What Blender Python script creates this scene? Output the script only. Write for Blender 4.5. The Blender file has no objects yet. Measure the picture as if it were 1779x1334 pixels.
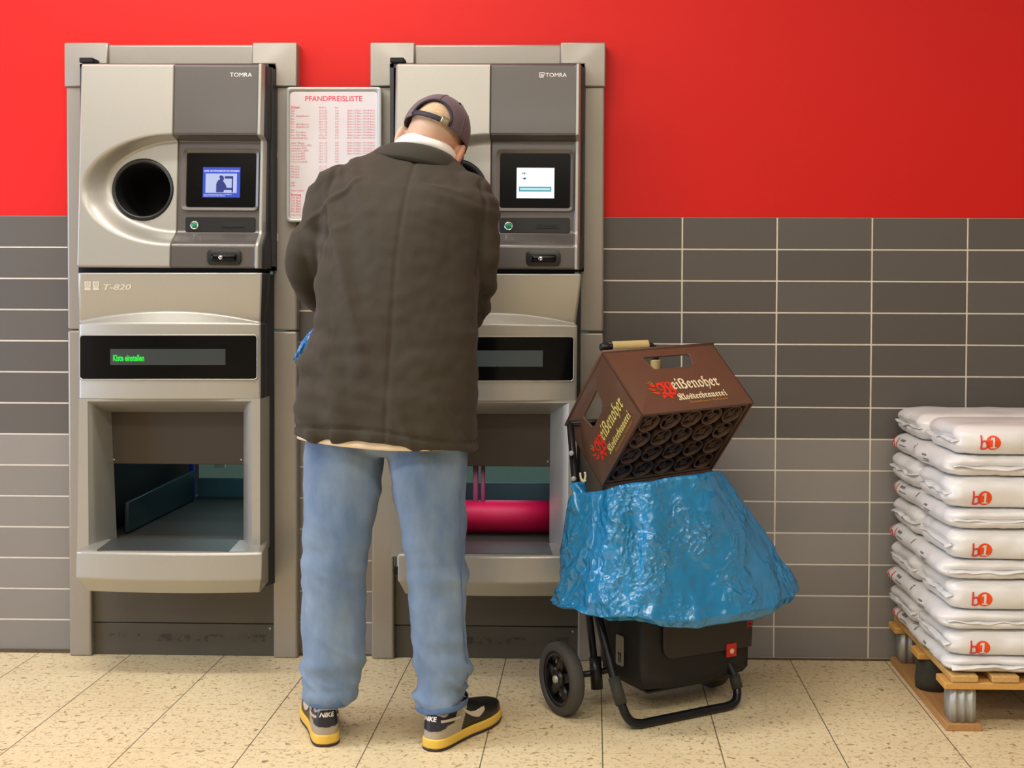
import bpy, bmesh, math, random
from mathutils import Vector, Matrix, noise
random.seed(7)
SC = bpy.context.scene
COL = SC.collection
PI = math.pi

# ------------------------------------------------------------------ camera calibration
F, CX, CY, YAW, PITCH, ROLL, DIST, EYE = 2144.9, 983.23, 570.39, -0.02213, -0.02478, 0.00397, 4.09169, 1.19944
def _axes():
    cy, sy, cp, sp = math.cos(YAW), math.sin(YAW), math.cos(PITCH), math.sin(PITCH)
    fw = Vector((sy*cp, cy*cp, sp)); r = Vector((cy, -sy, 0)); u = r.cross(fw)
    cr, sr = math.cos(ROLL), math.sin(ROLL)
    return r*cr + u*sr, u*cr - r*sr, fw
CR, CU, CF = _axes()
def at(px, py, Y):
    """point of the plane y=Y that the photograph shows at pixel (px, py)"""
    d = CF + CR*((px-CX)/F) - CU*((py-CY)/F)
    t = (Y + DIST)/d.y
    return Vector((d.x*t, Y, EYE + d.z*t))

# ------------------------------------------------------------------ materials
def lin(c):
    c = c/255.0
    return c/12.92 if c <= .04045 else ((c+.055)/1.055)**2.4
def rgb(r, g, b): return (lin(r), lin(g), lin(b), 1)
class NT:
    def __init__(s, name):
        s.m = bpy.data.materials.new(name); s.m.use_nodes = True
        s.t = s.m.node_tree; s.n = s.t.nodes; s.l = s.t.links
        s.b = s.n['Principled BSDF']; s.out = s.n['Material Output']
    def new(s, typ, **kw):
        n = s.n.new(typ)
        for k, v in kw.items():
            if hasattr(n, k) and k not in ('Scale',): setattr(n, k, v)
        return n
    def math(s, op, a, b=None, c=None):
        n = s.n.new('ShaderNodeMath'); n.operation = op
        for i, v in enumerate((a, b, c)):
            if v is None: continue
            if isinstance(v, (int, float)): n.inputs[i].default_value = v
            else: s.l.new(v, n.inputs[i])
        return n.outputs[0]
    def mix(s, fac, a, b):
        n = s.n.new('ShaderNodeMix'); n.data_type = 'RGBA'
        for i, v in ((0, fac), (6, a), (7, b)):
            if isinstance(v, (int, float, tuple)): n.inputs[i].default_value = v
            else: s.l.new(v, n.inputs[i])
        return n.outputs[2]
    def coord(s, kind='Object'):
        return s.n.new('ShaderNodeTexCoord').outputs[kind]
    def mapping(s, vec, scale):
        n = s.n.new('ShaderNodeMapping'); n.inputs['Scale'].default_value = scale
        s.l.new(vec, n.inputs[0]); return n.outputs[0]
    def noise(s, vec, scale, detail=3, rough=.5, dist=0):
        n = s.n.new('ShaderNodeTexNoise'); s.l.new(vec, n.inputs['Vector'])
        n.inputs['Scale'].default_value = scale; n.inputs['Detail'].default_value = detail
        n.inputs['Roughness'].default_value = rough; n.inputs['Distortion'].default_value = dist
        return n.outputs[0]
    def ramp(s, fac, stops):
        n = s.n.new('ShaderNodeValToRGB'); e = n.color_ramp.elements
        while len(e) < len(stops): e.new(.5)
        for i, (p, c) in enumerate(stops): e[i].position = p; e[i].color = c if isinstance(c, tuple) else (c, c, c, 1)
        s.l.new(fac, n.inputs[0]); return n.outputs[0]
    def set(s, **kw):
        for k, v in kw.items():
            k = k.replace('_', ' ')
            if isinstance(v, (int, float, tuple)): s.b.inputs[k].default_value = v
            else: s.l.new(v, s.b.inputs[k])
        return s
    def bump(s, h, strength=.3, dist=.01):
        n = s.n.new('ShaderNodeBump'); n.inputs['Strength'].default_value = strength; n.inputs['Distance'].default_value = dist
        s.l.new(h, n.inputs['Height']); s.l.new(n.outputs[0], s.b.inputs['Normal']); return s
def mat(name, c, rough=.5, metal=0, var=.06, scale=14, emis=None, estr=0, bump=0, bscale=200, spec=.5, sheen=0, coat=0):
    t = NT(name)
    co = t.coord()
    nz = t.noise(co, scale, 4)
    base = rgb(*c)
    lo = tuple(x*(1-var) for x in base[:3])+(1,); hi = tuple(min(1, x*(1+var)) for x in base[:3])+(1,)
    t.set(Base_Color=t.mix(nz, lo, hi), Roughness=rough, Metallic=metal)
    t.b.inputs['Specular IOR Level'].default_value = spec
    if sheen: t.b.inputs['Sheen Weight'].default_value = sheen; t.b.inputs['Sheen Roughness'].default_value = .5
    if coat: t.b.inputs['Coat Weight'].default_value = coat; t.b.inputs['Coat Roughness'].default_value = .08
    if emis: t.b.inputs['Emission Color'].default_value = rgb(*emis); t.b.inputs['Emission Strength'].default_value = estr
    if bump: t.bump(t.noise(co, bscale, 3), bump, .002)
    return t.m

M = {}
def flake(name, c, rough=.38, metal=.45):
    t = NT(name); co = t.coord()
    n1 = t.noise(co, 900, 2); n2 = t.noise(co, 5, 3)
    b = rgb(*c)
    k = t.mix(n1, tuple(x*.82 for x in b[:3])+(1,), tuple(min(1, x*1.2) for x in b[:3])+(1,))
    k = t.mix(t.math('MULTIPLY', n2, .25), k, tuple(x*.8 for x in b[:3])+(1,))
    t.set(Base_Color=k, Roughness=rough, Metallic=metal)
    t.b.inputs['Coat Weight'].default_value = .25; t.b.inputs['Coat Roughness'].default_value = .12
    return t.m
M['silver'] = flake('silver_flake_plastic', (172, 169, 158))
M['frame'] = flake('grey_frame_paint', (158, 152, 141), .42, .4)
M['dark'] = flake('graphite_flake_plastic', (88, 84, 80), .36, .3)
M['mid'] = flake('bronze_grey_plastic', (98, 93, 88), .3, .4)
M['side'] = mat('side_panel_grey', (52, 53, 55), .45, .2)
M['plinth'] = mat('plinth_grey', (84, 78, 66), .5, .15, .12, 6)
def plinth_mat():
    t = NT('scuffed_plinth_grey'); co = t.coord()
    sep = t.new('ShaderNodeSeparateXYZ'); t.l.new(co, sep.inputs[0])
    nz = t.noise(t.mapping(co, (1, 1, 1)), 26, 5, .75)
    band = t.math('MULTIPLY', t.math('LESS_THAN', t.math('ABSOLUTE', t.math('SUBTRACT', sep.outputs[2], .06)), .012), t.math('GREATER_THAN', nz, .54))
    c = t.mix(t.noise(co, 6, 4), rgb(74, 69, 58), rgb(88, 82, 70))
    t.set(Base_Color=t.mix(t.math('MULTIPLY', band, .6), c, rgb(40, 36, 28)), Roughness=.5, Metallic=.15)
    return t.m
M['plinth2'] = plinth_mat()
M['black'] = mat('black_plastic', (20, 20, 20), .35)
M['blackgloss'] = mat('black_gloss', (10, 10, 10), .16, 0, spec=.22)
M['blackmatte'] = mat('black_matte', (14, 14, 15), .8)
M['hole'] = mat('dark_throat', (7, 7, 8), .7)
M['shutter'] = mat('shutter_plate', (66, 58, 48), .45, .3, .12, 5)
M['belt'] = mat('conveyor_rubber', (62, 58, 52), .6, 0, .15, 30, bump=.4, bscale=300)
M['ribbed'] = mat('tray_insert', (92, 96, 94), .35, .5, .1, 20, bump=.5, bscale=500)
M['teal'] = mat('teal_sheet', (72, 108, 116), .5, .2)
M['tealdark'] = mat('teal_guide', (44, 60, 64), .4, .3)
M['bluepost'] = mat('blue_post', (22, 60, 170), .4)
M['white'] = mat('white_paint', (226, 224, 218), .5)
M['whitepaper'] = mat('white_sheet', (206, 200, 201), .4)
M['logo'] = mat('logo_white', (235, 232, 225), .5, emis=None)
M['logogrey'] = mat('logo_pale', (214, 208, 192), .45)
M['pink'] = mat('price_red', (226, 60, 92), .6)
M['pinkpale'] = mat('price_small_red', (212, 92, 112), .6)
M['boardframe'] = mat('sign_frame_grey', (176, 178, 172), .35, .3)
M['roller'] = mat('roller_red', (206, 10, 74), .5, 0, .12, 30)
M['magenta'] = mat('magenta_trim', (128, 40, 78), .5)
M['green'] = mat('button_green', (14, 122, 84), .3)
M['chrome'] = mat('chrome', (210, 210, 205), .18, 1)
M['steel'] = mat('galvanised', (178, 180, 176), .5, .5, .12, 25)
M['grip'] = mat('tan_grip', (205, 180, 120), .7, 0, .12, 40)
M['tube'] = mat('black_tube', (22, 23, 27), .3, .3)
M['tyre'] = mat('grey_tyre', (66, 64, 60), .75)
M['bagblack'] = mat('black_nylon', (26, 24, 24), .7, 0, .2, 60, bump=.25, bscale=900)
M['bagflap'] = mat('flap_brown_black', (44, 38, 34), .6, 0, .12, 30, bump=.2, bscale=900)
M['tag'] = mat('red_tag', (212, 32, 28), .5)
M['taggrey'] = mat('grey_label', (150, 146, 134), .5)
M['crate'] = mat('brown_crate', (98, 70, 54), .42, 0, .12, 18, coat=.1)
M['cratedark'] = mat('brown_crate_inside', (94, 70, 54), .5, 0, .15, 18)
M['cream'] = mat('cream_print', (238, 226, 186), .5)
M['creamy'] = mat('yellow_cream_print', (226, 218, 132), .5)
M['redprint'] = mat('red_print', (222, 50, 28), .5)
M['gold'] = mat('gold_print', (186, 134, 60), .5)
M['orange'] = mat('orange_print', (240, 76, 22), .4)
M['bagred'] = mat('bag_red_print', (226, 52, 44), .4)
M['bagtext'] = mat('bag_grey_print', (120, 118, 116), .5)
M['foil'] = mat('white_foil', (229, 228, 226), .3, 0, .03, 9, bump=.25, bscale=45)
def woodmat(name, a, b):
    t = NT(name); co = t.coord()
    w = t.noise(t.mapping(co, (40, 2.5, 40)), 3, 5, .6, .4)
    t.set(Base_Color=t.mix(w, rgb(*a), rgb(*b)), Roughness=.65); t.bump(w, .2, .004)
    return t.m
M['wood'] = woodmat('pallet_wood', (176, 132, 70), (226, 186, 116))
M['woodx'] = woodmat('pallet_wood_ochre', (190, 140, 66), (222, 172, 92))
M['wood2'] = woodmat('pallet_runner_wood', (156, 110, 62), (196, 150, 94))
M['rubber'] = mat('pallet_rubber', (52, 52, 42), .8, 0, .3, 40)
M['skin'] = None
def skinmat():
    t = NT('skin'); co = t.coord()
    n1 = t.noise(co, 22, 4); n2 = t.noise(co, 150, 3)
    c = t.mix(n1, rgb(208, 156, 126), rgb(190, 124, 98))
    c = t.mix(t.math('MULTIPLY', n2, .25), c, rgb(226, 184, 158))
    sep = t.new('ShaderNodeSeparateXYZ'); t.l.new(co, sep.inputs[0])        # clipped grey stubble above the nape
    mr = t.n.new('ShaderNodeMapRange'); mr.inputs[1].default_value = 1.636; mr.inputs[2].default_value = 1.69
    t.l.new(t.math('ADD', sep.outputs[2], t.math('MULTIPLY', n1, .02)), mr.inputs[0])
    st = t.math('MULTIPLY', mr.outputs[0], t.math('LESS_THAN', sep.outputs[1], -.49))
    c = t.mix(t.math('MULTIPLY', st, .7), c, t.mix(t.noise(co, 500, 2), rgb(176, 152, 130), rgb(212, 190, 166)))
    t.set(Base_Color=c, Roughness=.5); t.b.inputs['Subsurface Weight'].default_value = .08
    t.b.inputs['Subsurface Radius'].default_value = (.008, .004, .002)
    return t.m
M['skin'] = skinmat()
def hairmat():
    t = NT('cropped_grey_hair'); co = t.coord()
    n2 = t.noise(t.mapping(co, (260, 260, 90)), 1, 3, .7)
    c = t.mix(t.ramp(n2, [(.35, 0.), (.65, 1.)]), rgb(178, 150, 118), rgb(206, 178, 142))
    t.set(Base_Color=c, Roughness=.75).bump(n2, .5, .002)
    return t.m
M['hair'] = hairmat()
def clothmat(name, a, b, scale=900, rough=.85, sheen=.3, mid=7):
    t = NT(name); co = t.coord()
    f = t.noise(co, scale, 2); g = t.noise(co, mid, 4, .6)
    c = t.mix(g, rgb(*a), rgb(*b))
    c = t.mix(t.math('MULTIPLY', f, .35), c, tuple(min(1, x*1.5) for x in rgb(*b)[:3])+(1,))
    t.set(Base_Color=c, Roughness=rough).bump(f, .25, .002)
    t.b.inputs['Sheen Weight'].default_value = sheen
    return t.m
M['jacket'] = clothmat('olive_brown_twill', (42, 36, 24), (52, 45, 31), sheen=.05)
M['jacketcollar'] = clothmat('olive_collar_twill', (40, 37, 26), (48, 44, 32), sheen=.04)
M['stitch'] = mat('jacket_seam', (50, 44, 34), .9)
M['shirt'] = clothmat('white_shirt', (232, 226, 216), (244, 240, 232), sheen=.1)
M['shirtcream'] = clothmat('cream_shirt_tail', (232, 206, 168), (244, 228, 200), sheen=.1)
def jeansmat():
    t = NT('washed_denim'); co = t.coord()
    f = t.noise(t.mapping(co, (600, 600, 1500)), 1, 2); g = t.noise(t.mapping(co, (9, 9, 4)), 1, 5, .6)
    c = t.mix(t.ramp(g, [(.3, 0.), (.7, 1.)]), rgb(66, 96, 136), rgb(126, 146, 166))  # wash tones, contrast widened to paint in thigh highlight and shaded sides
    c = t.mix(t.math('MULTIPLY', f, .4), c, rgb(136, 156, 178))
    t.set(Base_Color=c, Roughness=.85).bump(f, .25, .002)
    t.b.inputs['Sheen Weight'].default_value = .1
    return t.m
M['jeans'] = jeansmat()
M['jeanhem'] = mat('denim_hem', (78, 104, 138), .85, 0, .25, 90)
M['thread'] = mat('denim_thread', (70, 98, 138), .85)
M['cap'] = clothmat('faded_navy_cap', (70, 56, 66), (92, 74, 80), sheen=.2, mid=12)
M['capblue'] = clothmat('navy_brim', (22, 34, 84), (34, 52, 120), sheen=.1, mid=12)
M['strap'] = mat('cap_strap', (32, 28, 44), .7)
M['buckle'] = mat('brass_buckle', (150, 146, 118), .35, .6)
M['shoegrey'] = mat('shoe_grey_suede', (168, 156, 134), .85, 0, .14, 120, bump=.4, bscale=500)
M['shoepale'] = mat('shoe_pale_leather', (196, 184, 166), .5)
M['shoenavy'] = mat('shoe_navy_leather', (26, 30, 46), .3)
M['shoeblack'] = mat('shoe_black_leather', (26, 25, 24), .4)
M['soleyellow'] = mat('sole_yellow', (232, 192, 78), .5)
M['soledark'] = mat('sole_dark', (54, 44, 44), .8)
def plasticbag(name, c, c2):
    t = NT(name); co = t.coord()
    wob = t.n.new('ShaderNodeVectorMath'); wob.operation = 'ADD'
    nz = t.n.new('ShaderNodeTexNoise'); nz.inputs['Scale'].default_value = 8; t.l.new(co, nz.inputs['Vector'])
    sc = t.n.new('ShaderNodeVectorMath'); sc.operation = 'SCALE'; sc.inputs[3].default_value = .12
    t.l.new(nz.outputs['Color'], sc.inputs[0]); t.l.new(co, wob.inputs[0]); t.l.new(sc.outputs[0], wob.inputs[1])
    def vor(scale):
        v = t.new('ShaderNodeTexVoronoi'); v.inputs['Scale'].default_value = scale; t.l.new(wob.outputs[0], v.inputs['Vector']); return v.outputs['Distance']
    n1 = t.noise(co, 7, 3); msk = t.ramp(t.noise(co, 6.5, 2, .5), [(.46, 0.), (.60, 1.)])
    t.set(Base_Color=t.mix(n1, rgb(*c), rgb(*c2)), Roughness=.17)
    t.b.inputs['Specular IOR Level'].default_value = .85
    fine = t.math('MULTIPLY', t.math('ADD', vor(48), t.math('MULTIPLY', t.noise(co, 90, 2), .5)), t.math('ADD', t.math('MULTIPLY', msk, .62), .02))
    h = t.math('ADD', t.math('MULTIPLY', vor(9), .55), fine)
    t.bump(h, .75, .02)
    return t.m
M['bluebag'] = plasticbag('blue_plastic_sheet', (16, 110, 164), (34, 140, 196))
M['bluebag2'] = plasticbag('pale_blue_plastic', (40, 116, 186), (70, 146, 206))

# floor: speckled cream terrazzo tiles
def floormat():
    t = NT('cream_terrazzo_tiles')
    g = t.new('ShaderNodeNewGeometry').outputs['Position']
    sep = t.new('ShaderNodeSeparateXYZ'); t.l.new(g, sep.inputs[0])
    def joint(o, off, half):
        fr = t.math('FRACT', t.math('DIVIDE', t.math('SUBTRACT', o, off-30*.31439), .31439))
        dd = t.math('MINIMUM', fr, t.math('SUBTRACT', 1., fr))
        return t.math('LESS_THAN', dd, half/.31439)
    jx = joint(sep.outputs[0], -1.857, .0016); jy = joint(sep.outputs[1], .07793, .0011)
    cell = t.new('ShaderNodeTexWhiteNoise')
    fl = t.n.new('ShaderNodeVectorMath'); fl.operation = 'SNAP'; fl.inputs[1].default_value = (.31439, .31439, 9)
    ad = t.n.new('ShaderNodeVectorMath'); ad.operation = 'ADD'; ad.inputs[1].default_value = (1.857, -.07793, 0)
    t.l.new(g, ad.inputs[0]); t.l.new(ad.outputs[0], fl.inputs[0]); t.l.new(fl.outputs[0], cell.inputs[0])
    n1 = t.noise(g, 26, 5, .65, .3); n2 = t.noise(g, 75, 3, .6, .8); n3 = t.noise(g, 2.3, 3)
    n4 = t.noise(g, 48, 2, .5, .5)
    c = t.mix(n1, rgb(236, 220, 180), rgb(222, 203, 160))
    c = t.mix(t.math('MULTIPLY', t.ramp(n2, [(.56, 0.), (.63, 1.)]), .62), c, rgb(158, 128, 82))
    c = t.mix(t.math('MULTIPLY', t.ramp(n4, [(.64, 0.), (.69, 1.)]), .75), c, rgb(120, 92, 58))
    c = t.mix(t.math('MULTIPLY', t.ramp(n4, [(.3, 1.), (.36, 0.)]), .5), c, rgb(242, 230, 196))
    c = t.mix(t.math('MULTIPLY', t.ramp(n3, [(.45, 0.), (.75, 1.)]), .25), c, rgb(190, 164, 118))
    c = t.mix(t.math('MULTIPLY', cell.outputs[0], .1), c, rgb(196, 172, 124))
    c = t.mix(t.math('MULTIPLY', jy, .38), c, rgb(120, 98, 66))
    c = t.mix(t.math('MULTIPLY', jx, .85), c, rgb(64, 54, 42))
    t.set(Base_Color=c, Roughness=t.math('ADD', .38, t.math('MULTIPLY', n1, .2)))
    return t.m
M['floor'] = floormat()
M['red'] = mat('red_wall_paint', (206, 20, 12), .5, 0, .03, 3, spec=.3)
M['grout'] = mat('pale_grout', (226, 218, 202), .85, 0, .12, 40)
def tilemat(name, c):
    t = NT(name); co = t.new('ShaderNodeNewGeometry')
    b = rgb(*c)
    v = co.outputs['Random Per Island']
    k = t.mix(v, tuple(x*.9 for x in b[:3])+(1,), tuple(x*1.1 for x in b[:3])+(1,))
    t.set(Base_Color=k, Roughness=.32)
    t.bump(t.noise(co.outputs['Position'], 30, 3), .05, .003)
    return t.m
M['tiledark'] = tilemat('dark_grey_tile', (92, 88, 84))
M['tilelight'] = tilemat('grey_tile', (134, 129, 123))
M['dirt'] = mat('floor_edge_dirt', (92, 76, 50), .9, 0, .4, 60)
M['backwall'] = mat('back_room_wall', (120, 150, 150), .7)
M['ceilwhite'] = mat('ceiling_white', (226, 224, 218), .8)
M['shopwall'] = mat('shop_wall', (176, 168, 158), .7)

# ------------------------------------------------------------------ mesh helpers
class MB:
    def __init__(s): s.v = []; s.f = []; s.mi = []
    def add(s, vs, fs, mi=0):
        o = len(s.v); s.v += [Vector(p) for p in vs]; s.f += [tuple(o+i for i in f) for f in fs]; s.mi += [mi]*len(fs); return s
    def box(s, x0, x1, y0, y1, z0, z1, mi=0):
        vs = [(x, y, z) for x in (x0, x1) for y in (y0, y1) for z in (z0, z1)]
        return s.add(vs, [(0, 1, 3, 2), (4, 6, 7, 5), (0, 4, 5, 1), (2, 3, 7, 6), (0, 2, 6, 4), (1, 5, 7, 3)], mi)
    def hexa(s, front, back, mi=0):
        """front and back: four points each, same winding"""
        vs = list(front)+list(back)
        return s.add(vs, [(0, 1, 2, 3), (7, 6, 5, 4), (0, 4, 5, 1), (1, 5, 6, 2), (2, 6, 7, 3), (3, 7, 4, 0)], mi)
    def prism(s, poly, d, mi=0):
        n = len(poly); vs = [Vector(p) for p in poly]+[Vector(p)+Vector(d) for p in poly]
        return s.add(vs, [tuple(range(n)), tuple(range(2*n-1, n-1, -1))]+[(i, i+n, (i+1) % n+n, (i+1) % n) for i in range(n)], mi)
    def loft(s, rings, cap0=True, cap1=True, mi=0, closed=True):
        n = len(rings[0]); vs = [p for r in rings for p in r]; fs = []
        for i in range(len(rings)-1):
            for j in range(n if closed else n-1):
                a, b = i*n+j, i*n+(j+1) % n
                fs.append((a, b, b+n, a+n))
        if cap0: fs.append(tuple(range(n-1, -1, -1)))
        if cap1: k = (len(rings)-1)*n; fs.append(tuple(range(k, k+n)))
        return s.add(vs, fs, mi)
    def tube(s, path, rad, n=12, mi=0, cap=True):
        path = [Vector(p) for p in path]
        rads = rad if isinstance(rad, (list, tuple)) else [rad]*len(path)
        rings = []; up = None
        for i, p in enumerate(path):
            t = (path[min(i+1, len(path)-1)]-path[max(i-1, 0)]).normalized()
            if up is None: up = t.orthogonal().normalized()
            up = (up - t*up.dot(t)).normalized(); q = t.cross(up)
            rings.append([p+(up*math.cos(2*PI*k/n)+q*math.sin(2*PI*k/n))*rads[i] for k in range(n)])
        return s.loft(rings, cap, cap, mi)
    def lathe(s, prof, n=32, origin=(0, 0, 0), axis=(0, 0, 1), mi=0, cap=True):
        ax = Vector(axis).normalized(); u = ax.orthogonal().normalized(); w = ax.cross(u); o = Vector(origin)
        rings = [[o+ax*h+(u*math.cos(2*PI*k/n)+w*math.sin(2*PI*k/n))*r for k in range(n)] for r, h in prof]
        return s.loft(rings, cap, cap, mi)
    def grid(s, fn, nu, nv, mi=0, mask=None):
        vs = [fn(i/nu, j/nv) for j in range(nv+1) for i in range(nu+1)]
        fs = []
        for j in range(nv):
            for i in range(nu):
                if mask and not mask((i+.5)/nu, (j+.5)/nv): continue
                a = j*(nu+1)+i; fs.append((a, a+1, a+nu+2, a+nu+1))
        return s.add(vs, fs, mi)
    def sphere(s, c, r, n=16, m=10, sc=(1, 1, 1), rot=None):
        c = Vector(c); rings = []
        for j in range(1, m):
            ph = PI*j/m
            ring = []
            for k in range(n):
                p = Vector((math.sin(ph)*math.cos(2*PI*k/n)*sc[0], math.sin(ph)*math.sin(2*PI*k/n)*sc[1], math.cos(ph)*sc[2]))*r
                ring.append(c+(rot @ p if rot else p))
            rings.append(ring)
        return s.loft(rings, True, True)
    def build(s, name, material, parent=None, smooth=False, bevel=0, seg=2, ang=35, recalc=True):
        me = bpy.data.meshes.new(name)
        me.from_pydata([tuple(p) for p in s.v], [], s.f)
        mats = material if isinstance(material, (list, tuple)) else [material]
        for m in mats: me.materials.append(m)
        if len(mats) > 1: me.polygons.foreach_set('material_index', s.mi)
        if recalc:
            bm = bmesh.new(); bm.from_mesh(me)
            used = [v for v in bm.verts if not v.link_faces]
            if used: bmesh.ops.delete(bm, geom=used, context='VERTS')
            bmesh.ops.recalc_face_normals(bm, faces=bm.faces); bm.to_mesh(me); bm.free()
        o = bpy.data.objects.new(name, me); COL.objects.link(o)
        if parent: o.parent = parent
        finish(o, smooth, bevel, seg, ang)
        return o
def finish(o, smooth=False, bevel=0, seg=2, ang=35):
    me = o.data
    if smooth or bevel:
        me.polygons.foreach_set('use_smooth', [True]*len(me.polygons))
        if smooth is not True:
            try: me.set_sharp_from_angle(angle=math.radians(ang))
            except Exception: pass
    if bevel:
        b = o.modifiers.new('bevel', 'BEVEL'); b.width = bevel; b.segments = seg; b.limit_method = 'ANGLE'; b.angle_limit = math.radians(30)
        b.use_clamp_overlap = True; b.harden_normals = False
def tag(o, label=None, cat=None, group=None, kind=None):
    if label: o['label'] = label
    if cat: o['category'] = cat
    if group: o['group'] = group
    if kind: o['kind'] = kind
    return o
def empty(name, loc=(0, 0, 0), rot=None):
    o = bpy.data.objects.new(name, None); COL.objects.link(o); o.location = loc; o.empty_display_size = .1
    if rot is not None: o.rotation_euler = rot
    return o
def keep_world(o, parent):
    """parent o (built in world coordinates) to a root that stands elsewhere"""
    o.parent = parent; o.matrix_parent_inverse = parent.matrix_basis.inverted()
    return o

_tc = {}
def text2d(body, res=3, shear=0, align='LEFT', line=1.0, weight=0):
    key = (body, res, shear, align, line, weight)
    if key in _tc: return _tc[key]
    c = bpy.data.curves.new('t', 'FONT'); c.body = body; c.resolution_u = res; c.shear = shear; c.align_x = align; c.space_line = line
    c.offset = weight
    o = bpy.data.objects.new('t', c); COL.objects.link(o)
    dg = bpy.context.evaluated_depsgraph_get()
    me = bpy.data.meshes.new_from_object(o.evaluated_get(dg))
    vs = [(v.co.x, v.co.y) for v in me.vertices]; fs = [tuple(p.vertices) for p in me.polygons]
    bpy.data.objects.remove(o); bpy.data.curves.remove(c); bpy.data.meshes.remove(me)
    _tc[key] = (vs, fs); return vs, fs
def text_mb(mb, body, fn, mi=0, fit=True, **kw):
    """adds the letters of body mapped by fn(u, v), u and v in 0..1 over their bounding box"""
    vs, fs = text2d(body, **kw)
    x0 = min(v[0] for v in vs); x1 = max(v[0] for v in vs); y0 = min(v[1] for v in vs); y1 = max(v[1] for v in vs)
    mb.add([fn((x-x0)/(x1-x0), (y-y0)/(y1-y0)) for x, y in vs], fs, mi)
    return mb
def quadmap(p00, p10, p01, p11):
    p00, p10, p01, p11 = map(Vector, (p00, p10, p01, p11))
    return lambda u, v: p00*(1-u)*(1-v)+p10*u*(1-v)+p01*(1-u)*v+p11*u*v
def rrect(x0, x1, z0, z1, r, n=5):
    pts = []
    for cx, cz, a0 in ((x1-r, z1-r, 0), (x0+r, z1-r, 90), (x0+r, z0+r, 180), (x1-r, z0+r, 270)):
        for k in range(n+1):
            a = math.radians(a0+90*k/n); pts.append((cx+r*math.cos(a), cz+r*math.sin(a)))
    return pts
def sstep(x): x = max(0., min(1., x)); return x*x*(3-2*x)
def lerp(a, b, t): return a+(b-a)*t
def interp(tab, x):
    """piecewise smooth interpolation of rows (x, v...)"""
    if x <= tab[0][0]: return tab[0][1:]
    for a, b in zip(tab, tab[1:]):
        if x <= b[0]:
            t = (x-a[0])/(b[0]-a[0]); return tuple(lerp(p, q, t) for p, q in zip(a[1:], b[1:]))
    return tab[-1][1:]
def catmull(pts, n=6):
    pts = [Vector(p) for p in pts]; out = []
    for i in range(len(pts)-1):
        p0 = pts[max(i-1, 0)]; p1 = pts[i]; p2 = pts[i+1]; p3 = pts[min(i+2, len(pts)-1)]
        for k in range(n):
            t = k/n
            out.append(.5*((2*p1)+(p2-p0)*t+(2*p0-5*p1+4*p2-p3)*t*t+(3*p1-p0-3*p2+p3)*t**3))
    out.append(pts[-1]); return out
def remesh(mb, voxel, smooth=4, factor=.5):
    me = bpy.data.meshes.new('tmp'); me.from_pydata([tuple(p) for p in mb.v], [], mb.f)
    bm = bmesh.new(); bm.from_mesh(me); bmesh.ops.recalc_face_normals(bm, faces=bm.faces); bm.to_mesh(me); bm.free()
    o = bpy.data.objects.new('tmp', me); COL.objects.link(o)
    r = o.modifiers.new('r', 'REMESH'); r.mode = 'VOXEL'; r.voxel_size = voxel
    if smooth: s = o.modifiers.new('s', 'SMOOTH'); s.iterations = smooth; s.factor = factor
    dg = bpy.context.evaluated_depsgraph_get()
    out = bpy.data.meshes.new_from_object(o.evaluated_get(dg))
    bpy.data.objects.remove(o); bpy.data.meshes.remove(me)
    return out
def from_mesh(name, me, material, parent=None, smooth=True, keep=None):
    me.name = name; me.materials.clear(); me.materials.append(material)
    o = bpy.data.objects.new(name, me); COL.objects.link(o)
    if parent: o.parent = parent
    me.polygons.foreach_set('use_smooth', [smooth]*len(me.polygons))
    return o
# ================================================================== THE SETTING
fl = MB(); fl.box(-5, 5, -9, 3, -.12, 0)
fl = tag(fl.build('floor', M['floor']), kind='structure')
WX0, WX1 = -5.0, 5.0
ZT = 1.4658; PZ = .10427; PX = .312; X0 = .29253
XL, XR = -1.740, -.730                     # left edges of the two machine surrounds
HOLES = [(XL+.055, XL+.715), (XR+.055, XR+.715)]
HZ = 1.955
w = MB()
xs = [WX0, HOLES[0][0], HOLES[0][1], HOLES[1][0], HOLES[1][1], WX1]
for i in range(5):
    a, b = xs[i], xs[i+1]
    if i in (1, 3): w.box(a, b, 0, .14, HZ, 3.3, 0)
    else:
        w.box(a, b, 0, .14, ZT, 3.3, 0); w.box(a, b, .0005, .14, 0, ZT, 1)
wall = tag(w.build('wall_back', [M['red'], M['grout']]), kind='structure')
tl = MB()
J = .0026
cols = [(-2.015-PX*k, -2.015-PX*(k-1)) for k in range(9, 0, -1)]+[(-2.015, -1.715), (-1.0, -.71)]
cols += [(-.02, X0)]+[(X0+PX*k, X0+PX*(k+1)) for k in range(15)]
for a, b in cols:
    for k in range(14):
        z1 = ZT-k*PZ-J if k else ZT-.001; z0 = max(ZT-(k+1)*PZ+J, .004)
        tl.box(a+J, b-J, -.0014, .006, z0, z1, 0 if k < 7 else 1)
tl.build('tile_cladding', [M['tiledark'], M['tilelight']], wall, bevel=.0007, seg=1)
d = MB()
d.box(-5, XL+.01, -.012, .004, 0, .008); d.box(XL+.755, XR+.01, -.012, .004, 0, .006); d.box(XR+.755, 5, -.006, .004, 0, .006)
d.build('dirty_joint', M['dirt'], wall)
c = MB(); c.box(-5, 5, -9, 3, 3.3, 3.4); tag(c.build('ceiling', M['ceilwhite']), kind='structure')
c = MB(); c.box(-5.1, -5, -9, 3, 0, 3.3); tag(c.build('wall_left', M['shopwall']), kind='structure')
c = MB(); c.box(5, 5.1, -9, 3, 0, 3.3); tag(c.build('wall_right', M['shopwall']), kind='structure')
c = MB(); c.box(-5, 5, -9.1, -9, 0, 3.3); tag(c.build('wall_front', M['shopwall']), kind='structure')
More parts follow.
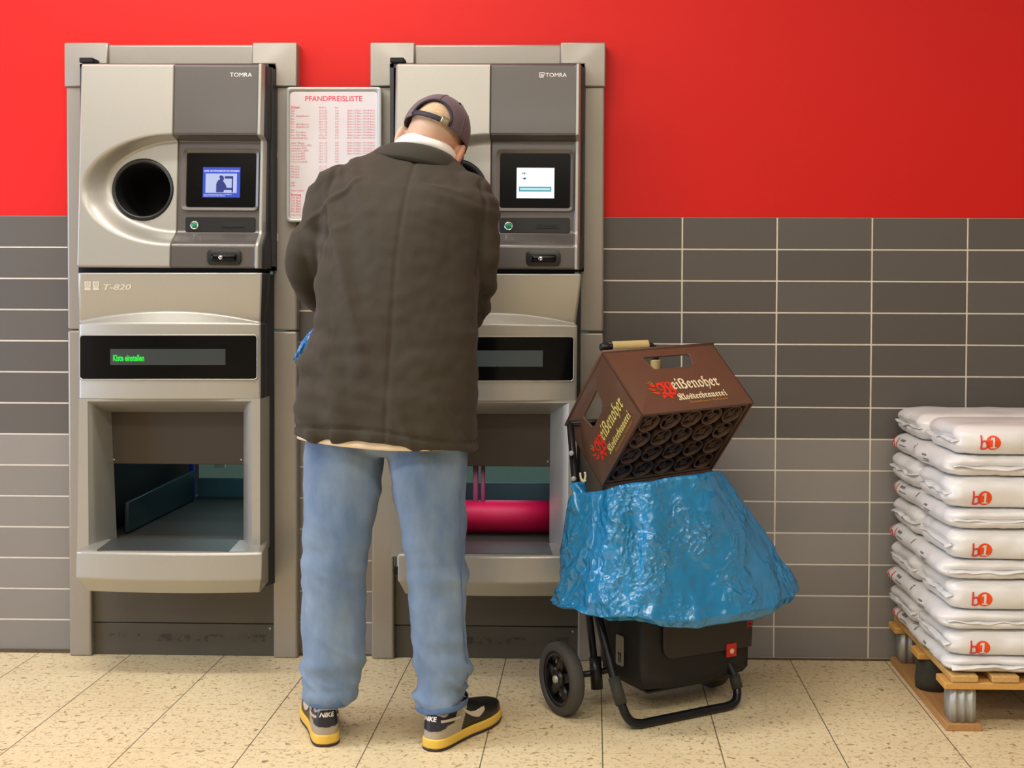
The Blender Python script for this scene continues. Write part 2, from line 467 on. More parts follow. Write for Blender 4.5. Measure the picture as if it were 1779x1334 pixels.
c = MB(); c.box(-5, 5, 2.2, 2.3, 0, 3.3); tag(c.build('wall_store_room', M['backwall']), kind='structure')

# ================================================================== BOTTLE RETURN MACHINES
def ml(px, py, Y):
    p = at(px, py, Y); p.x -= XL; return p
def machine(X, label, right):
    R = empty('bottle_return_machine', (X, 0, 0))
    tag(R, label, 'bottle machine', 'built-in bottle return machines')
    def part(mb, name, m, parent=R, **kw): return mb.build(name, m, parent, **kw)
    # --- surround on the wall
    W = .763; zt = 2.029; yf = -.045
    fr = MB()
    zj = ml(125, 573, yf).z
    for a, b in ((0, .074), (W-.08, W)):
        fr.box(a, b, yf, -.001, 0, zj-.0015); fr.box(a, b, yf, -.001, zj+.0015, zt-.14)
    fr.box(.14, W-.14, yf-.002, -.001, zt-.072, zt-.004)
    su = part(fr, 'surround', M['frame'], bevel=.007, seg=3)
    for sgn in (0, 1):
        k = MB()
        mx = (lambda x: W-x) if sgn else (lambda x: x)
        # mitred corner cap: two sloped faces meeting on a diagonal ridge
        o = yf-.014; i = yf-.006
        A = (mx(-.003), i, zt+.002); B = (mx(.143), i, zt+.002); C_ = (mx(.143), o, zt-.07); D = (mx(.066), o, zt-.07); E = (mx(.066), o, zt-.142); Fq = (mx(-.003), i, zt-.142)
        vs = [A, B, C_, D, E, Fq]
        bk = [(p[0], -.001, p[2]) for p in vs]
        k.add(vs+bk, [(0, 1, 2, 3), (0, 3, 4, 5), (0, 6, 7, 1), (1, 7, 8, 2), (2, 8, 9, 3), (3, 9, 10, 4), (4, 10, 11, 5), (5, 11, 6, 0)])
        k.build('corner_cap', M['frame'], su, bevel=.004, seg=2)
    # --- casing behind
    cs = MB()
    zc0 = ml(300, 1030, -.07).z
    ca0, ca1, cz0, cz1 = .070, .698, ml(300, 474, -.1).z+.01, 1.952
    for bx in ((ca0, ca0+.012, -.10, .12, cz0, cz1), (ca1-.012, ca1, -.10, .12, cz0, cz1), (ca0, ca1, -.10, .12, cz1-.012, cz1), (ca0, ca1, -.10, .12, cz0, cz0+.012), (ca0, ca1, .115, .127, cz0, cz1)): cs.box(*bx)
    part(cs, 'upper_casing', M['side'])
    # --- door height field
    TLc, TRc, BLc, BRc = ml(138.5, 110, -.168), ml(456.5, 111, -.168), ml(130.5, 464, -.206), ml(450, 466, -.206)
    def rec(U, V):
        if U < 300: e = math.hypot((U-300)/161., (V-329.5)/97.5)
        else: e = abs(V-329.5)/97.5
        tb = sstep((V-270)/120.); wd = lerp(.10, .30, tb)
        if U < 300: wd = lerp(wd, lerp(.22, .34, tb), sstep((300-U)/160))
        return .055*sstep((1-e)/wd)
    def door(U, V, lift=0, edge=True):
        s, t = (U-133)/322., (V-110)/354.
        p = (TLc*(1-s)+TRc*s)*(1-t)+(BLc*(1-s)+BRc*s)*t
        d = rec(U, V)
        if edge:
            d += .018*(1-sstep((U-133)/5.))+.012*(1-sstep((V-110)/3.))+.01*(1-sstep((464-V)/3.))
        if U > 448.4: d = rec(U, V)*.72+.02*sstep((U-453)/3.5)-.003
        p.y += d-lift
        return p
    def shell(name, m, U0, U1, V0, V1, du=1.6, lift=0, depth=-.09, parent=R, mask=None):
        nu = max(2, int((U1-U0)/du)); nv = max(2, int((V1-V0)/du))
        b = MB(); b.grid(lambda a, c_: door(lerp(U0, U1, a), lerp(V0, V1, c_), lift), nu, nv, 0, mask and (lambda a, c_: mask(lerp(U0, U1, a), lerp(V0, V1, c_))))
        loop = [i for i in range(nu+1)]+[(nu+1)*j+nu for j in range(1, nv+1)]+[(nu+1)*nv+i for i in range(nu-1, -1, -1)]+[(nu+1)*j for j in range(nv-1, 0, -1)]
        n0 = len(b.v); b.v += [Vector((b.v[i].x, depth, b.v[i].z)) for i in loop]
        n = len(loop)
        for k_ in range(n): b.f.append((loop[k_], loop[(k_+1) % n], n0+(k_+1) % n, n0+k_)); b.mi.append(0)
        return b.build(name, m, parent, smooth=True, ang=50)
    dp = shell('door_panel', M['silver'], 133, 299, 110, 464, lift=.004, mask=lambda U, V: math.hypot(U-240, V-327) > 50)
    dk = shell('dark_panel', M['dark'], 300, 448.5, 110, 231.5)
    sh = shell('screen_housing', M['mid'], 300, 448.5, 232, 464)
    shell('edge_trim', M['silver'], 448.5, 456.5, 110, 464, du=1.1, depth=-.12)
    # side wall of the door
    sd = MB()
    def sidep(u, v):
        p = door(456.5, lerp(110.5, 463.5, v)); return Vector((p.x+.0008+.012*u, lerp(p.y+.003, -.048, u), p.z))
    sd.grid(sidep, 6, 120)
    sdo = part(sd, 'door_side', M['side'], smooth=True, ang=50); so_ = sdo.modifiers.new('s', 'SOLIDIFY'); so_.thickness = .002; so_.offset = 0
    hg = MB(); q = ml(146, 106, -.07); hg.box(q.x, q.x+.045, -.11, -.05, q.z-.012, q.z+.004); part(hg, 'hinge', M['blackmatte'], bevel=.003)
    # --- bottle opening
    cpt = door(240, 327); cpt.y = cpt.y-.002
    ax = Vector((0.05, -1, .06)).normalized()
    rg = MB(); ro = .101; ri = .085
    rg.lathe([(ri, -.03), (ri, .004), (ri+.003, .0085), (ri+.008, .0105), (ro-.005, .0085), (ro, .003), (ro, -.02)], 64, cpt, ax, cap=False)
    op = part(rg, 'opening_ring', M['black'], smooth=True, ang=60)
    th = MB(); th.lathe([(ri, .002), (ri-.002, -.10), (ri-.004, -.24), (.001, -.24)], 48, cpt, ax, cap=False)
    th.build('throat', M['hole'], op, smooth=True, ang=60)
    # --- screen
    def rel(px, py, back=0):
        p = door(px, py, edge=False); p.y -= back; return p
    zs = lambda py: door(380, py, edge=False).z
    xs_ = lambda px: door(px, 330, edge=False).x
    y0 = door(380, 330).y
    tilt = (door(380, 390).y-door(380, 260).y)/(door(380, 390).z-door(380, 260).z)
    def sp(px, py, out): p = door(px, py, edge=False); return Vector((p.x, y0+(p.z-door(380, 330).z)*tilt-out, p.z))
    def plate(pts, y1, y2, mb=None):
        mb = mb or MB(); f = [sp(u, v, y1) for u, v in pts]; k_ = [sp(u, v, y2) for u, v in pts]
        n = len(pts); mb.add(f+k_, [tuple(range(n)), tuple(range(2*n-1, n-1, -1))]+[(i, (i+1) % n, (i+1) % n+n, i+n) for i in range(n)]); return mb
    def ringplate(o, i_, y1, y2):
        mb = MB(); n = len(o)
        mb.add([sp(*p, y1) for p in o]+[sp(*p, y1-.004) for p in i_]+[sp(*p, y2) for p in o]+[sp(*p, y2) for p in i_],
               [(k_, (k_+1) % n, (k_+1) % n+n, k_+n) for k_ in range(n)]+[(k_, (k_+1) % n, (k_+1) % n+2*n, k_+2*n) for k_ in range(n)]+[(k_+n, (k_+1) % n+n, (k_+1) % n+3*n, k_+3*n) for k_ in range(n)])
        return mb
    rr = lambda a, b, c_, d_, r=6: rrect(a, b, c_, d_, r)
    bz = ringplate(rr(308, 444.5, 255, 363, 8), rr(316, 439, 262, 357, 4), .008, -.004).build('screen_bezel', M['mid'], sh, smooth=False, bevel=.0015)
    pl = plate(rr(315.5, 439.5, 261.5, 357.5, 4), .003, -.004).build('screen_surround', M['blackgloss'], bz)
    sx0, sx1, sy0, sy1 = (345, 411, 287, 340)
    scr = plate([(sx0, sy1), (sx1, sy1), (sx1, sy0), (sx0, sy0)], .0045, .002)
    def q4(a, b, c_, d_, o): return [sp(a, d_, o), sp(b, d_, o), sp(b, c_, o), sp(a, c_, o)]
    if not right:
        so = scr.build('screen', E_('screen_blue', (30, 74, 214), 1.0), pl)
        m = MB(); text_mb(m, 'LEERE GETRÄNKEBEHÄLTER EINGEBEN', quadmap(sp(347, 295, .0052), sp(409.5, 295, .0052), sp(347, 291, .0052), sp(409.5, 291, .0052)), weight=.02)
        m.build('screen_text', E_('screen_white', (235, 240, 255), 1.05), so); m = MB()
        text_mb(m, 'Leere Getränkebehälter bitte in die Öffnung\neinlegen und grüne Taste drücken', quadmap(sp(347, 338.5, .0052), sp(397, 338.5, .0052), sp(347, 333.5, .0052), sp(397, 333.5, .0052)), weight=.02)
        m.build('screen_text', E_('screen_white', (235, 240, 255), 1.05), so)
        m = MB(); m.add(q4(350, 405.5, 298, 332, .0050), [(0, 1, 2, 3)]); m.build('screen_picture', E_('screen_pale', (196, 208, 248), 1.0), so)
        m = MB()
        m.add([sp(u, v, .0055) for u, v in ((369, 331), (369, 316), (372, 310), (376, 308), (374, 304), (376, 301), (381, 302), (383, 307), (381, 311), (385, 316), (388, 322), (384, 324), (382, 331))], [tuple(range(13))])
        m.add(q4(384, 399, 302.5, 307, .0055), [(0, 1, 2, 3)]); m.add(q4(396.5, 399, 302.5, 331, .0055), [(0, 1, 2, 3)]); m.add(q4(383, 399, 323, 327, .0055), [(0, 1, 2, 3)])
        m.build('pictured_figure', E_('screen_navy', (24, 48, 150), .8), so)
    else:
        so = scr.build('screen', E_('screen_bright_white', (240, 248, 255), 1.35), pl)
        m = MB(); m.add(q4(349, 406, 320, 328.5, .0050), [(0, 1, 2, 3)]); m.build('screen_bar', E_('screen_teal', (40, 168, 176), .9), so)
        m = MB(); m.add(q4(351, 404, 322.5, 326, .0054), [(0, 1, 2, 3)]); m.build('screen_bar_fill', E_('screen_mint', (196, 236, 240), 1.1), so)
        m = MB(); m.add([sp(u, v, .0052) for u, v in ((355, 306), (359, 304), (363, 305), (359, 308))], [(0, 1, 2, 3)]); m.add(q4(357, 359, 295, 299, .0052), [(0, 1, 2, 3)]); m.add(q4(360, 361, 295, 299, .0052), [(0, 1, 2, 3)]); m.add(q4(354, 356, 296, 298, .0052), [(0, 1, 2, 3)])
        m.build('screen_icon', E_('screen_icon_blue', (30, 96, 150), .6), so)
    # --- button strip
    sl = plate(rr(315, 439, 374, 401, 4), .003, -.004).build('button_panel', M['black'], sh, bevel=.001)
    bc = sp(332, 389, .003); bax = Vector((0, -1, 0))
    m = MB(); m.lathe([(.0138, 0), (.0138, .004), (.0105, .005), (.0105, .001)], 24, bc, bax, cap=False); m.build('button_rim', M['chrome'], sl, smooth=True)
    m = MB(); m.lathe([(.0105, 0), (.0105, .004), (.009, .0055), (.0001, .006)], 24, bc, bax); m.build('button', M['green'], sl, smooth=True)
    m = plate([(381, 391), (418, 391), (418, 386), (381, 386)], .0034, .001); m.build('receipt_slot', M['hole'], sl)
    m = plate([(379, 392), (420, 392), (420, 391), (379, 391)], .006, .001); m.build('receipt_lip', M['black'], sl)
    # --- lock
    def lp(px, py, out): p = door(px, py, edge=False); p.y -= out; return p
    m = MB(); o_ = rrect(364, 424, 431, 459, 9); i_ = rrect(369, 419, 435, 455, 7)
    m.loft([[lp(*p, -.004) for p in o_], [lp(*p, .005) for p in o_], [lp(*p, .007) for p in i_]], False, True)
    lk = m.build('lock_plate', M['black'], sh, smooth=False, bevel=.001)
    m = MB(); m.loft([[lp(*p, .006) for p in rrect(371, 417, 439, 452, 4)], [lp(*p, .012) for p in rrect(372, 416, 440, 451, 4)], [lp(*p, .0145) for p in rrect(376, 412, 442, 449, 3)]], False, True)
    m.build('lock_handle', M['blackgloss'], lk, smooth=True, ang=40)
    m = MB(); m.lathe([(.007, .01), (.007, .0165), (.005, .018), (.0001, .018)], 20, lp(390, 446, 0), (0, -1, 0)); m.build('keyhole', M['chrome'], lk, smooth=True, ang=40)
    # --- maker's mark on the dark panel
    m = MB(); fq = quadmap(lp(398, 132.5, .001), lp(436.5, 132.5, .001), lp(398, 125.5, .001), lp(436.5, 125.5, .001))
    if right: fq = quadmap(lp(391+4, 133, .001), lp(431.5, 133, .001), lp(391+4, 126, .001), lp(431.5, 126, .001))
    text_mb(m, 'TOMRA', fq)
    if right:
        for (a, b, c_, d_) in ((384, 385.2, 125, 134), (384, 393, 125, 126.1), (392, 393, 125, 129), (384, 388, 132.9, 134), (386.5, 387.5, 127.5, 132), (386.5, 391, 127.5, 128.6), (388.5, 389.5, 129.5, 134), (390, 393, 129.5, 130.6), (390, 391.5, 131.5, 134)):
            m.add([lp(a, d_, .001), lp(b, d_, .001), lp(b, c_, .001), lp(a, c_, .001)], [(0, 1, 2, 3)])
    m.build('maker_mark', M['logo'], dk)
    # --- dark gap between the two halves
    g = MB(); p = ml(140, 470, -.12); p2 = ml(455, 470, -.12); g.box(p.x+.01, p2.x, -.16, -.02, p.z-.03, p.z+.03); part(g, 'gap_fill', M['blackmatte'])
    # --- lower front panel with its lens-shaped ledge
    def low(U, V):
        # horizontal bulge of the display front
        xx = (U-293)/162.
        if V < 562:
            arc = 541+21*min(1., xx*xx)
            r = -.200+.034*((min(V, arc)-474)/70.)**1.4
            if V > arc and V > 541:
                ya = -.200+.034*((arc-474)/70.)**1.4
                yb = -.176-.030*(1-xx*xx)
                r = lerp(ya, yb, (V-arc)/max(.5, 562-arc))
            y = r
        else:
            y = -.176-.030*(1-xx*xx)+.00004*(V-562)
        p = ml(U, V, y)
        if U < 139: p.y += .012*(1-sstep((U-131)/6.))
        return p
    b = MB(); nu, nv = 80, 110
    # the outline narrows a little downwards
    def lowuv(a, c_):
        V = lerp(474, 693, c_); L_ = lerp(131, 136.5, sstep(min(1, (V-474)/88.))); Rr = lerp(455.5, 453, min(1, (V-474)/88.))
        return low(lerp(L_, Rr, a), V)
    b.grid(lowuv, nu, nv)
    loop = [i for i in range(nu+1)]+[(nu+1)*j+nu for j in range(1, nv+1)]+[(nu+1)*nv+i for i in range(nu-1, -1, -1)]+[(nu+1)*j for j in range(nv-1, 0, -1)]
    n0 = len(b.v); b.v += [Vector((b.v[i].x, -.10, b.v[i].z)) for i in loop]
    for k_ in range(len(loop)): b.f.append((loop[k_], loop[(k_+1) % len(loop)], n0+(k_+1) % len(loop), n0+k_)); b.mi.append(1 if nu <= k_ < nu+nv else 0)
    lf = b.build('lower_front', [M['silver'], M['side']], R, smooth=True, ang=32)
    def lo(px, py, out): p = low(px, py); return Vector((p.x, p.y-out, p.z))
    m = MB(); text_mb(m, 'T-820', quadmap(lo(180, 503.5, .0012), lo(228.5, 503.5, .0012), lo(180, 493.5, .0012), lo(228.5, 493.5, .0012)), shear=.25, weight=.02)
    for a in (147, 161.5):
        for (x0, x1, y0_, y1_) in ((0, 11, 489, 491), (0, 2.4, 491, 496), (8.6, 11, 491, 496), (3.2, 7.8, 492.2, 494.8), (0, 11, 496, 498), (0, 11, 499, 504)):
            m.add([lo(a+x0, y1_, .0012), lo(a+x1, y1_, .0012), lo(a+x1, y0_, .0012), lo(a+x0, y0_, .0012)], [(0, 1, 2, 3)])
    m.build('model_mark', M['logogrey'], lf)
    # display window
    m = MB(); o_ = rrect(140, 446.5, 583, 658, 5)
    def strip(mb, x0, x1, y0_, y1_, out, n=24):
        mb.grid(lambda a, c_: lo(lerp(x0, x1, a), lerp(y0_, y1_, c_), out), n, 1); return mb
    rim = MB(); oo = rrect(138, 448.5, 581, 660, 6)
    dense = lambda pts: [tuple(lerp(pts[i][k], pts[(i+1) % len(pts)][k], t/6.) for k in (0, 1)) for i in range(len(pts)) for t in range(6)]
    O2, I2 = dense(oo), dense(o_); n = len(O2)
    rim.add([lo(*p, .0005) for p in O2]+[lo(*p, .004) for p in O2]+[lo(*p, .004) for p in I2]+[lo(*p, .0005) for p in I2],
            [(i+k*n, (i+1) % n+k*n, (i+1) % n+(k+1)*n, i+(k+1)*n) for k in range(3) for i in range(n)])
    rm = rim.build('display_rim', M['silver'], lf, smooth=True, ang=40)
    m = MB(); nn = 40
    m.grid(lambda a, c_: lo(lerp(139.5, 447, a), lerp(582.5, 658.5, c_), .0022), nn, 2)
    dw = m.build('display_window', M['blackgloss'], rm)
    m = strip(MB(), 192, 392, 606, 634, .0026); m.build('text_display', E_('lcd_dim', (70, 78, 74), .55), dw)
    if not right:
        m = MB(); text_mb(m, 'Kiste einstellen', lambda u, v: lo(lerp(197, 251, u), lerp(627.5, 616, v), .003), weight=.035); m.build('display_text', E_('lcd_green', (10, 232, 60), 1.2), dw)
    # --- box tunnel
    ftl, ftr, fbl, fbr = [ml(*p, -.185) for p in ((137, 693), (452, 693), (134, 962), (452, 962))]
    itl, itr, ibl, ibr = [ml(*p, -.185) for p in ((152, 697), (438, 697), (154, 962), (438, 962))]
    rtl, rtr, rbl, rbr = [ml(*p, -.06) for p in ((194, 716), (423, 716), (203, 936), (423, 936))]
    m = MB()
    for (a, b_, c_, d_) in ((ftl, ftr, itr, itl), (ftl, itl, ibl, fbl), (ftr, fbr, ibr, itr)):
        m.add([a, b_, c_, d_], [(0, 1, 2, 3)])
    n = 10
    def blend(f, r, t):   # rounded lead-in
        return Vector((lerp(f.x, r.x, t**.62), lerp(f.y, r.y, t), lerp(f.z, r.z, t**.75)))
    for (f0, r0, f1, r1) in ((itl, rtl, itr, rtr), (itl, rtl, ibl, rbl), (itr, rtr, ibr, rbr)):
        m.grid(lambda a, c_: blend(f0.lerp(f1, c_), r0.lerp(r1, c_), a), n, 1)
    for (a, b_) in ((ftl, fbl), (ftr, fbr)):
        m.add([a, b_, (b_.x, -.05, b_.z), (a.x, -.05, a.z)], [(0, 1, 2, 3)])
    m.add([ftl, ftr, (ftr.x, -.05, ftr.z), (ftl.x, -.05, ftl.z)], [(0, 1, 2, 3)])
    tn = m.build('tunnel_frame', M['silver'], R, smooth=True, ang=30)
    s0, s1 = ml(193, 714, -.06), ml(424, 807, -.06)
    m = MB(); m.box(s0.x-.002, s1.x+.002, -.062, -.052, s1.z, s0.z+.004); st = m.build('shutter', M['shutter'], R, bevel=.002)
    for px in (198, 419):
        q = ml(px, 798, -.064); m = MB(); m.lathe([(.0035, 0), (.003, .002), (.0001, .0025)], 10, (q.x, -.062, q.z), (0, -1, 0)); m.build('screw', M['chrome'], st)
    # interior of the tunnel, running back through the wall
    fz = ml(300, 944, -.15).z                                    # belt height
    xl, xr = s0.x-.03, s1.x+.03
    m = MB()
    m.box(xl-.03, xl-.02, -.05, 1.0, fz-.05, s0.z+.02); m.box(xr+.04, xr+.05, -.05, .6, fz-.05, s0.z+.02)
    m.box(xl-.03, xr+.05, -.05, 1.0, s0.z+.02, s0.z+.03); m.box(xl-.03, xr+.05, -.045, -.04, s1.z+.01, s0.z+.02)
    part(m, 'tunnel_lining', M['hole'])
    m = MB(); m.box(xl-.02, xr+.05, -.10, .86, fz-.05, fz-.004); part(m, 'conveyor_belt', M['belt'], bevel=.004)
    if not right:
        a, b_ = ml(216, 925, .02), ml(331, 872, .70)
        m = MB(); hgt = .105
        m.hexa([(a.x, .02, fz), (a.x+.015, .02, fz), (b_.x+.015, .70, fz), (b_.x, .70, fz)], [(a.x, .02, fz+hgt), (a.x+.015, .02, fz+hgt), (b_.x+.015, .70, fz+hgt*1.12), (b_.x, .70, fz+hgt*1.12)])
        part(m, 'guide_rail', M['tealdark'], bevel=.004)
        q = ml(335, 868, .74); m = MB(); m.box(q.x-.010, q.x+.010, .72, .74, fz, fz+.17); part(m, 'blue_post', M['bluepost'], bevel=.003)
        m = MB(); m.box(q.x+.0, xr+.14, .80, .82, fz-.01, fz+.07); part(m, 'stop_plate', M['teal'], bevel=.003)
        m = MB(); m.box(q.x+.005, q.x+.05, 1.0, 1.01, fz+.085, fz+.115); part(m, 'notice', M['white'])
    else:
        z1 = ml(300, 902, .05)
        m = MB(); m.lathe([(.03, -.002), (.055, 0), (.055, xr-xl+.05), (.03, xr-xl+.052)], 32, (xl-.02, .08, fz+.055), (1, 0, 0)); part(m, 'roller', M['roller'], smooth=True, ang=40)
        m = MB(); m.box(xl-.02, xr+.03, .20, .22, fz+.03, fz+.15); part(m, 'stop_plate', M['teal'], bevel=.003)
        m = MB(); m.box(xl-.02, xr+.03, .06, .08, s1.z-.012, s1.z+.02); m.box(xl+.205, xl+.222, .06, .08, fz+.10, s1.z-.012); m.box(xl+.232, xl+.245, .06, .08, fz+.10, s1.z-.012); part(m, 'sensor_bracket', M['magenta'], bevel=.002)
    # --- tray
    tz = ml(300, 960, -.30).z
    prof = []
    n = 24
    def trayring(t):
        xx = t*2-1; bow = .022*(1-xx*xx)
        L_ = ml(131, 960, -.285).x; R_ = ml(456, 960, -.285).x
        x = lerp(L_, R_, t)
        zb1 = ml(300, 1010, -.30).z; zb2 = ml(300, 1030, -.26).z
        ins = .012*xx; xb = x-.030*xx if xx > 0 else x-.012*xx
        return [Vector((xb, -.10, tz+.002)), Vector((x-ins*.3, -.273-bow, tz+.002)), Vector((x, -.282-bow, tz-.004)), Vector((x, -.288-bow, zb1+.006)), Vector((x-ins*.3, -.283-bow, zb1)), Vector((x-ins*1.6, -.245-bow, zb2)), Vector((xb, -.10, zb2))]
    m = MB(); m.loft([trayring(i/n) for i in range(n+1)], True, True)
    tr = m.build('tray', M['silver'], R, smooth=False, bevel=.004)
    finish(tr, smooth=True, ang=25)
    m = MB(); a = ml(172, 957, -.27); b_ = ml(400, 957, -.27)
    m.prism([(a.x, -.287, tz+.0035), (b_.x, -.287, tz+.0035), (rbr.x-.002, -.10, tz+.0035), (rbl.x+.002, -.10, tz+.0035)], (0, 0, -.003))
    m.build('tray_insert', M['ribbed'], tr)
    # --- lower side and plinth
    m = MB(); q = ml(456, 700, -.15); t0 = ml(456, 476, -.15).z
    m.hexa([(q.x-.010, -.10, .25), (q.x+.012, -.045, .25), (q.x+.012, -.045, t0), (q.x-.010, -.10, t0)], [(q.x-.03, -.10, .25), (q.x-.03, -.045, .25), (q.x-.03, -.045, t0), (q.x-.03, -.10, t0)])
    m.box(q.x-.03, q.x-.012, -.17, -.09, .30, ml(456, 700, -.15).z)
    part(m, 'lower_side', M['side'], bevel=.002)
    zp = ml(300, 1083, -.03).z
    m = MB(); m.box(.064, .690, -.022, .09, .0, zp-.0015); p1 = part(m, 'plinth', M['plinth2'], bevel=.002)
    m = MB(); m.box(.060, .688, -.026, .09, zp+.0015, zc0+.06); part(m, 'plinth_upper', M['plinth'], bevel=.002)
    for px in (156, 469):
        q = ml(px, 1092, -.024); m = MB(); m.lathe([(.0045, 0), (.003, .002), (.0001, .0022)], 10, (q.x, -.0215, q.z), (0, -1, 0)); m.build('screw', M['steel'], p1)
    # scraps of old tape on the left machine's surround
    if not right:
        tp = mat('tape_pale', (196, 210, 214), .4)
        for (px, py, w_, h_) in ((481, 412, .008, .028), (511, 415, .006, .02), (511, 440, .004, .03), (482, 270, .003, .02)):
            q = ml(px, py, yf-.001); m = MB(); m.prism([(q.x-w_/2, yf-.001, q.z-h_/2), (q.x+w_/2, yf-.001, q.z-h_*.4), (q.x+w_*.4, yf-.001, q.z+h_/2), (q.x-w_*.5, yf-.001, q.z+h_*.35)], (0, -.0006, 0))
            m.build('tape_scrap', tp, su)
    return R
_em = {}
def E_(name, c, s):
    if name in _em: return _em[name]
    t = NT(name); t.set(Base_Color=(.01, .01, .01, 1), Roughness=.3); t.b.inputs['Emission Color'].default_value = rgb(*c); t.b.inputs['Emission Strength'].default_value = s
    _em[name] = t.m; return t.m
machine(XL, 'left bottle return machine with blue screen and green display text', False)
machine(XR, 'right bottle return machine with white screen and red roller, behind the man', True)

# ================================================================== PRICE LIST BOARD
BY = -.075
P0, P1 = at(497, 386, BY), at(663, 151, BY)
bd = empty('price_list_board', (P0.x, BY, P0.z))
tag(bd, 'white deposit price list in a grey snap frame between the two machines', 'sign')
def bl(px, py, out=0):
    p = at(px, py, BY-out); return Vector((p.x-P0.x, -out, p.z-P0.z))
o_ = rrect(497, 663, 151, 386, 6); i_ = rrect(503.5, 656, 158, 379, 7)
m = MB(); n = len(o_)
mid_ = rrect(500, 660, 154, 383, 6)
m.loft([[bl(*p, -.022) for p in o_], [bl(*p, .006) for p in o_], [bl(*p, .009) for p in mid_], [bl(*p, .004) for p in i_], [bl(*p, .0) for p in i_]], True, False)
m.build('board_frame', M['boardframe'], bd, smooth=True, ang=40)
m = MB(); m.add([bl(*p, .002) for p in i_], [tuple(range(n))]); m.build('price_sheet', M['whitepaper'], bd)
S = 190/1014.
def row(mb, s, x0, x1, yc, h, **kw):
    X0_, X1_ = 490+x0*S, 490+x1*S; y = 140+yc*S
    text_mb(mb, s, quadmap(bl(X0_, y+h*S/2, .003), bl(X1_, y+h*S/2, .003), bl(X0_, y-h*S/2, .003), bl(X1_, y-h*S/2, .003)), **kw)
m = MB(); row(m, 'PFANDPREISLISTE', 214, 742, 166, 48, weight=.004); m.build('title_text', M['pink'], bd)
m = MB(); row(m, 'Kisten', 84, 163, 246, 24, weight=.01, res=2); m.build('heading_text', M['pink'], bd); m = MB(); row(m, 'Einweg', 82, 176, 1060, 28, weight=.01, res=2); m.build('heading_text', M['pink'], bd)
m = MB()
k = dict(res=1)
rows = [(278, 'Bier', 117, '20 x 0,33', '3,10', '(Kiste 1,50 Euro - Fl.0,08 Euro)'), (303, 'Bier', 117, '24 x 0,33', '3,42', '(Kiste 1,50 Euro - Fl.0,08 Euro)'),
 (329, 'Bier  (Bügelflasche)', 248, '20 x 0,33', '4,50', '(Kiste 1,50 Euro - Fl.0,15 Euro)'), (355, 'Bier', 117, '20 x 0,33', '3,10', '(Kiste 1,50 Euro - Fl.0,08 Euro)'),
 (381, 'Bier', 117, '20 x   0,5', '3,10', '(Kiste 1,50 Euro - Fl.0,08 Euro)'), (405, 'Bier  (Bügelflasche)', 248, '16 x   0,5', '3,90', '(Kiste 1,50 Euro - Fl.0,15 Euro)'),
 (430, 'Bier  (Bügelflasche)', 248, '20 x   0,5', '4,50', '(Kiste 1,50 Euro - Fl.0,15 Euro)'), (455, 'Bier', 117, '12 x 0,33', '2,46', '(Kiste 1,50 Euro - Fl.0,08 Euro)'),
 (480, 'Bier  (11er Kiste)', 225, '11 x   0,5', '2,38', '(Kiste 1,50 Euro - Fl.0,08 Euro)'), (506, 'Bier  (10er Kiste)', 225, '10 x   0,5', '3,10', '(Kiste 1,50 Euro - Fl.0,08 Euro)'),
 (531, 'Perfect Draft Fass', 236, '6L Fass', '5,00', '(Kiste 1,50 Euro - Fass 5,00 Euro)'),
 (577, 'Selter / Brause', 208, '12 x   0,7', '3,30', '(Kiste 1,50 Euro - Fl.0,15 Euro)'), (602, 'Limonade, Selter (PET)', 275, '12 x   1,0', '3,30', '(Kiste 1,50 Euro - Fl.0,15 Euro)'),
 (628, 'Schweppes (PET)', 228, '10 x   1,0', '3,00', '(Kiste 1,50 Euro - Fl.0,15 Euro)'), (652, 'Vittel / Volvic (PET)', 244, '06 x   1,5', '3,00', '(Kiste 1,50 Euro - Fl.0,25 Euro)'),
 (677, 'Coca Cola (PET)', 214, '12 x   0,5', '3,30', '(Kiste 1,50 Euro - Fl.0,15 Euro)'), (703, 'Coca Cola (PET)', 214, '12 x   1,0', '3,30', None), (728, 'Coca Cola (PET)', 214, '10 x   1,5', '3,00', None),
 (753, 'Coca Cola (Glasfl.)', 238, '20 x   0,5', '4,50', None)]
rows += [(y, 'PET-Cycle', 161, s, None, None) for y, s in ((797, '20 x   0,5'), (820, '11 x   0,5'), (846, '06 x   1,5'), (872, None), (896, None))]
rows += [(945, 'Saft', 116, None, None, None), (970, 'Saft', 116, None, None, None), (1020, 'Milch / Joghurt', 210, None, None, None)]
rows += [(y, 'DPG Pfand', 173, None, None, None) for y in (1087, 1113, 1138, 1163, 1188, 1213)]
for y, a, xa, b_, c_, d_ in rows:
    row(m, a, 82, xa, y, 19, **k)
    if b_: row(m, b_, 343, 417, y, 17, **k)
    if c_: row(m, c_, 491, 524, y, 17, **k)
    if d_: row(m, d_, 604, 858, y, 19, **k)
row(m, 'Inhalt ca.', 343, 410, 248, 15, **k); row(m, 'Euro', 490, 523, 249, 14, **k); row(m, 'Gültig ab Mai', 82, 172, 1246, 15, **k)
m.build('price_rows', M['pinkpale'], bd)
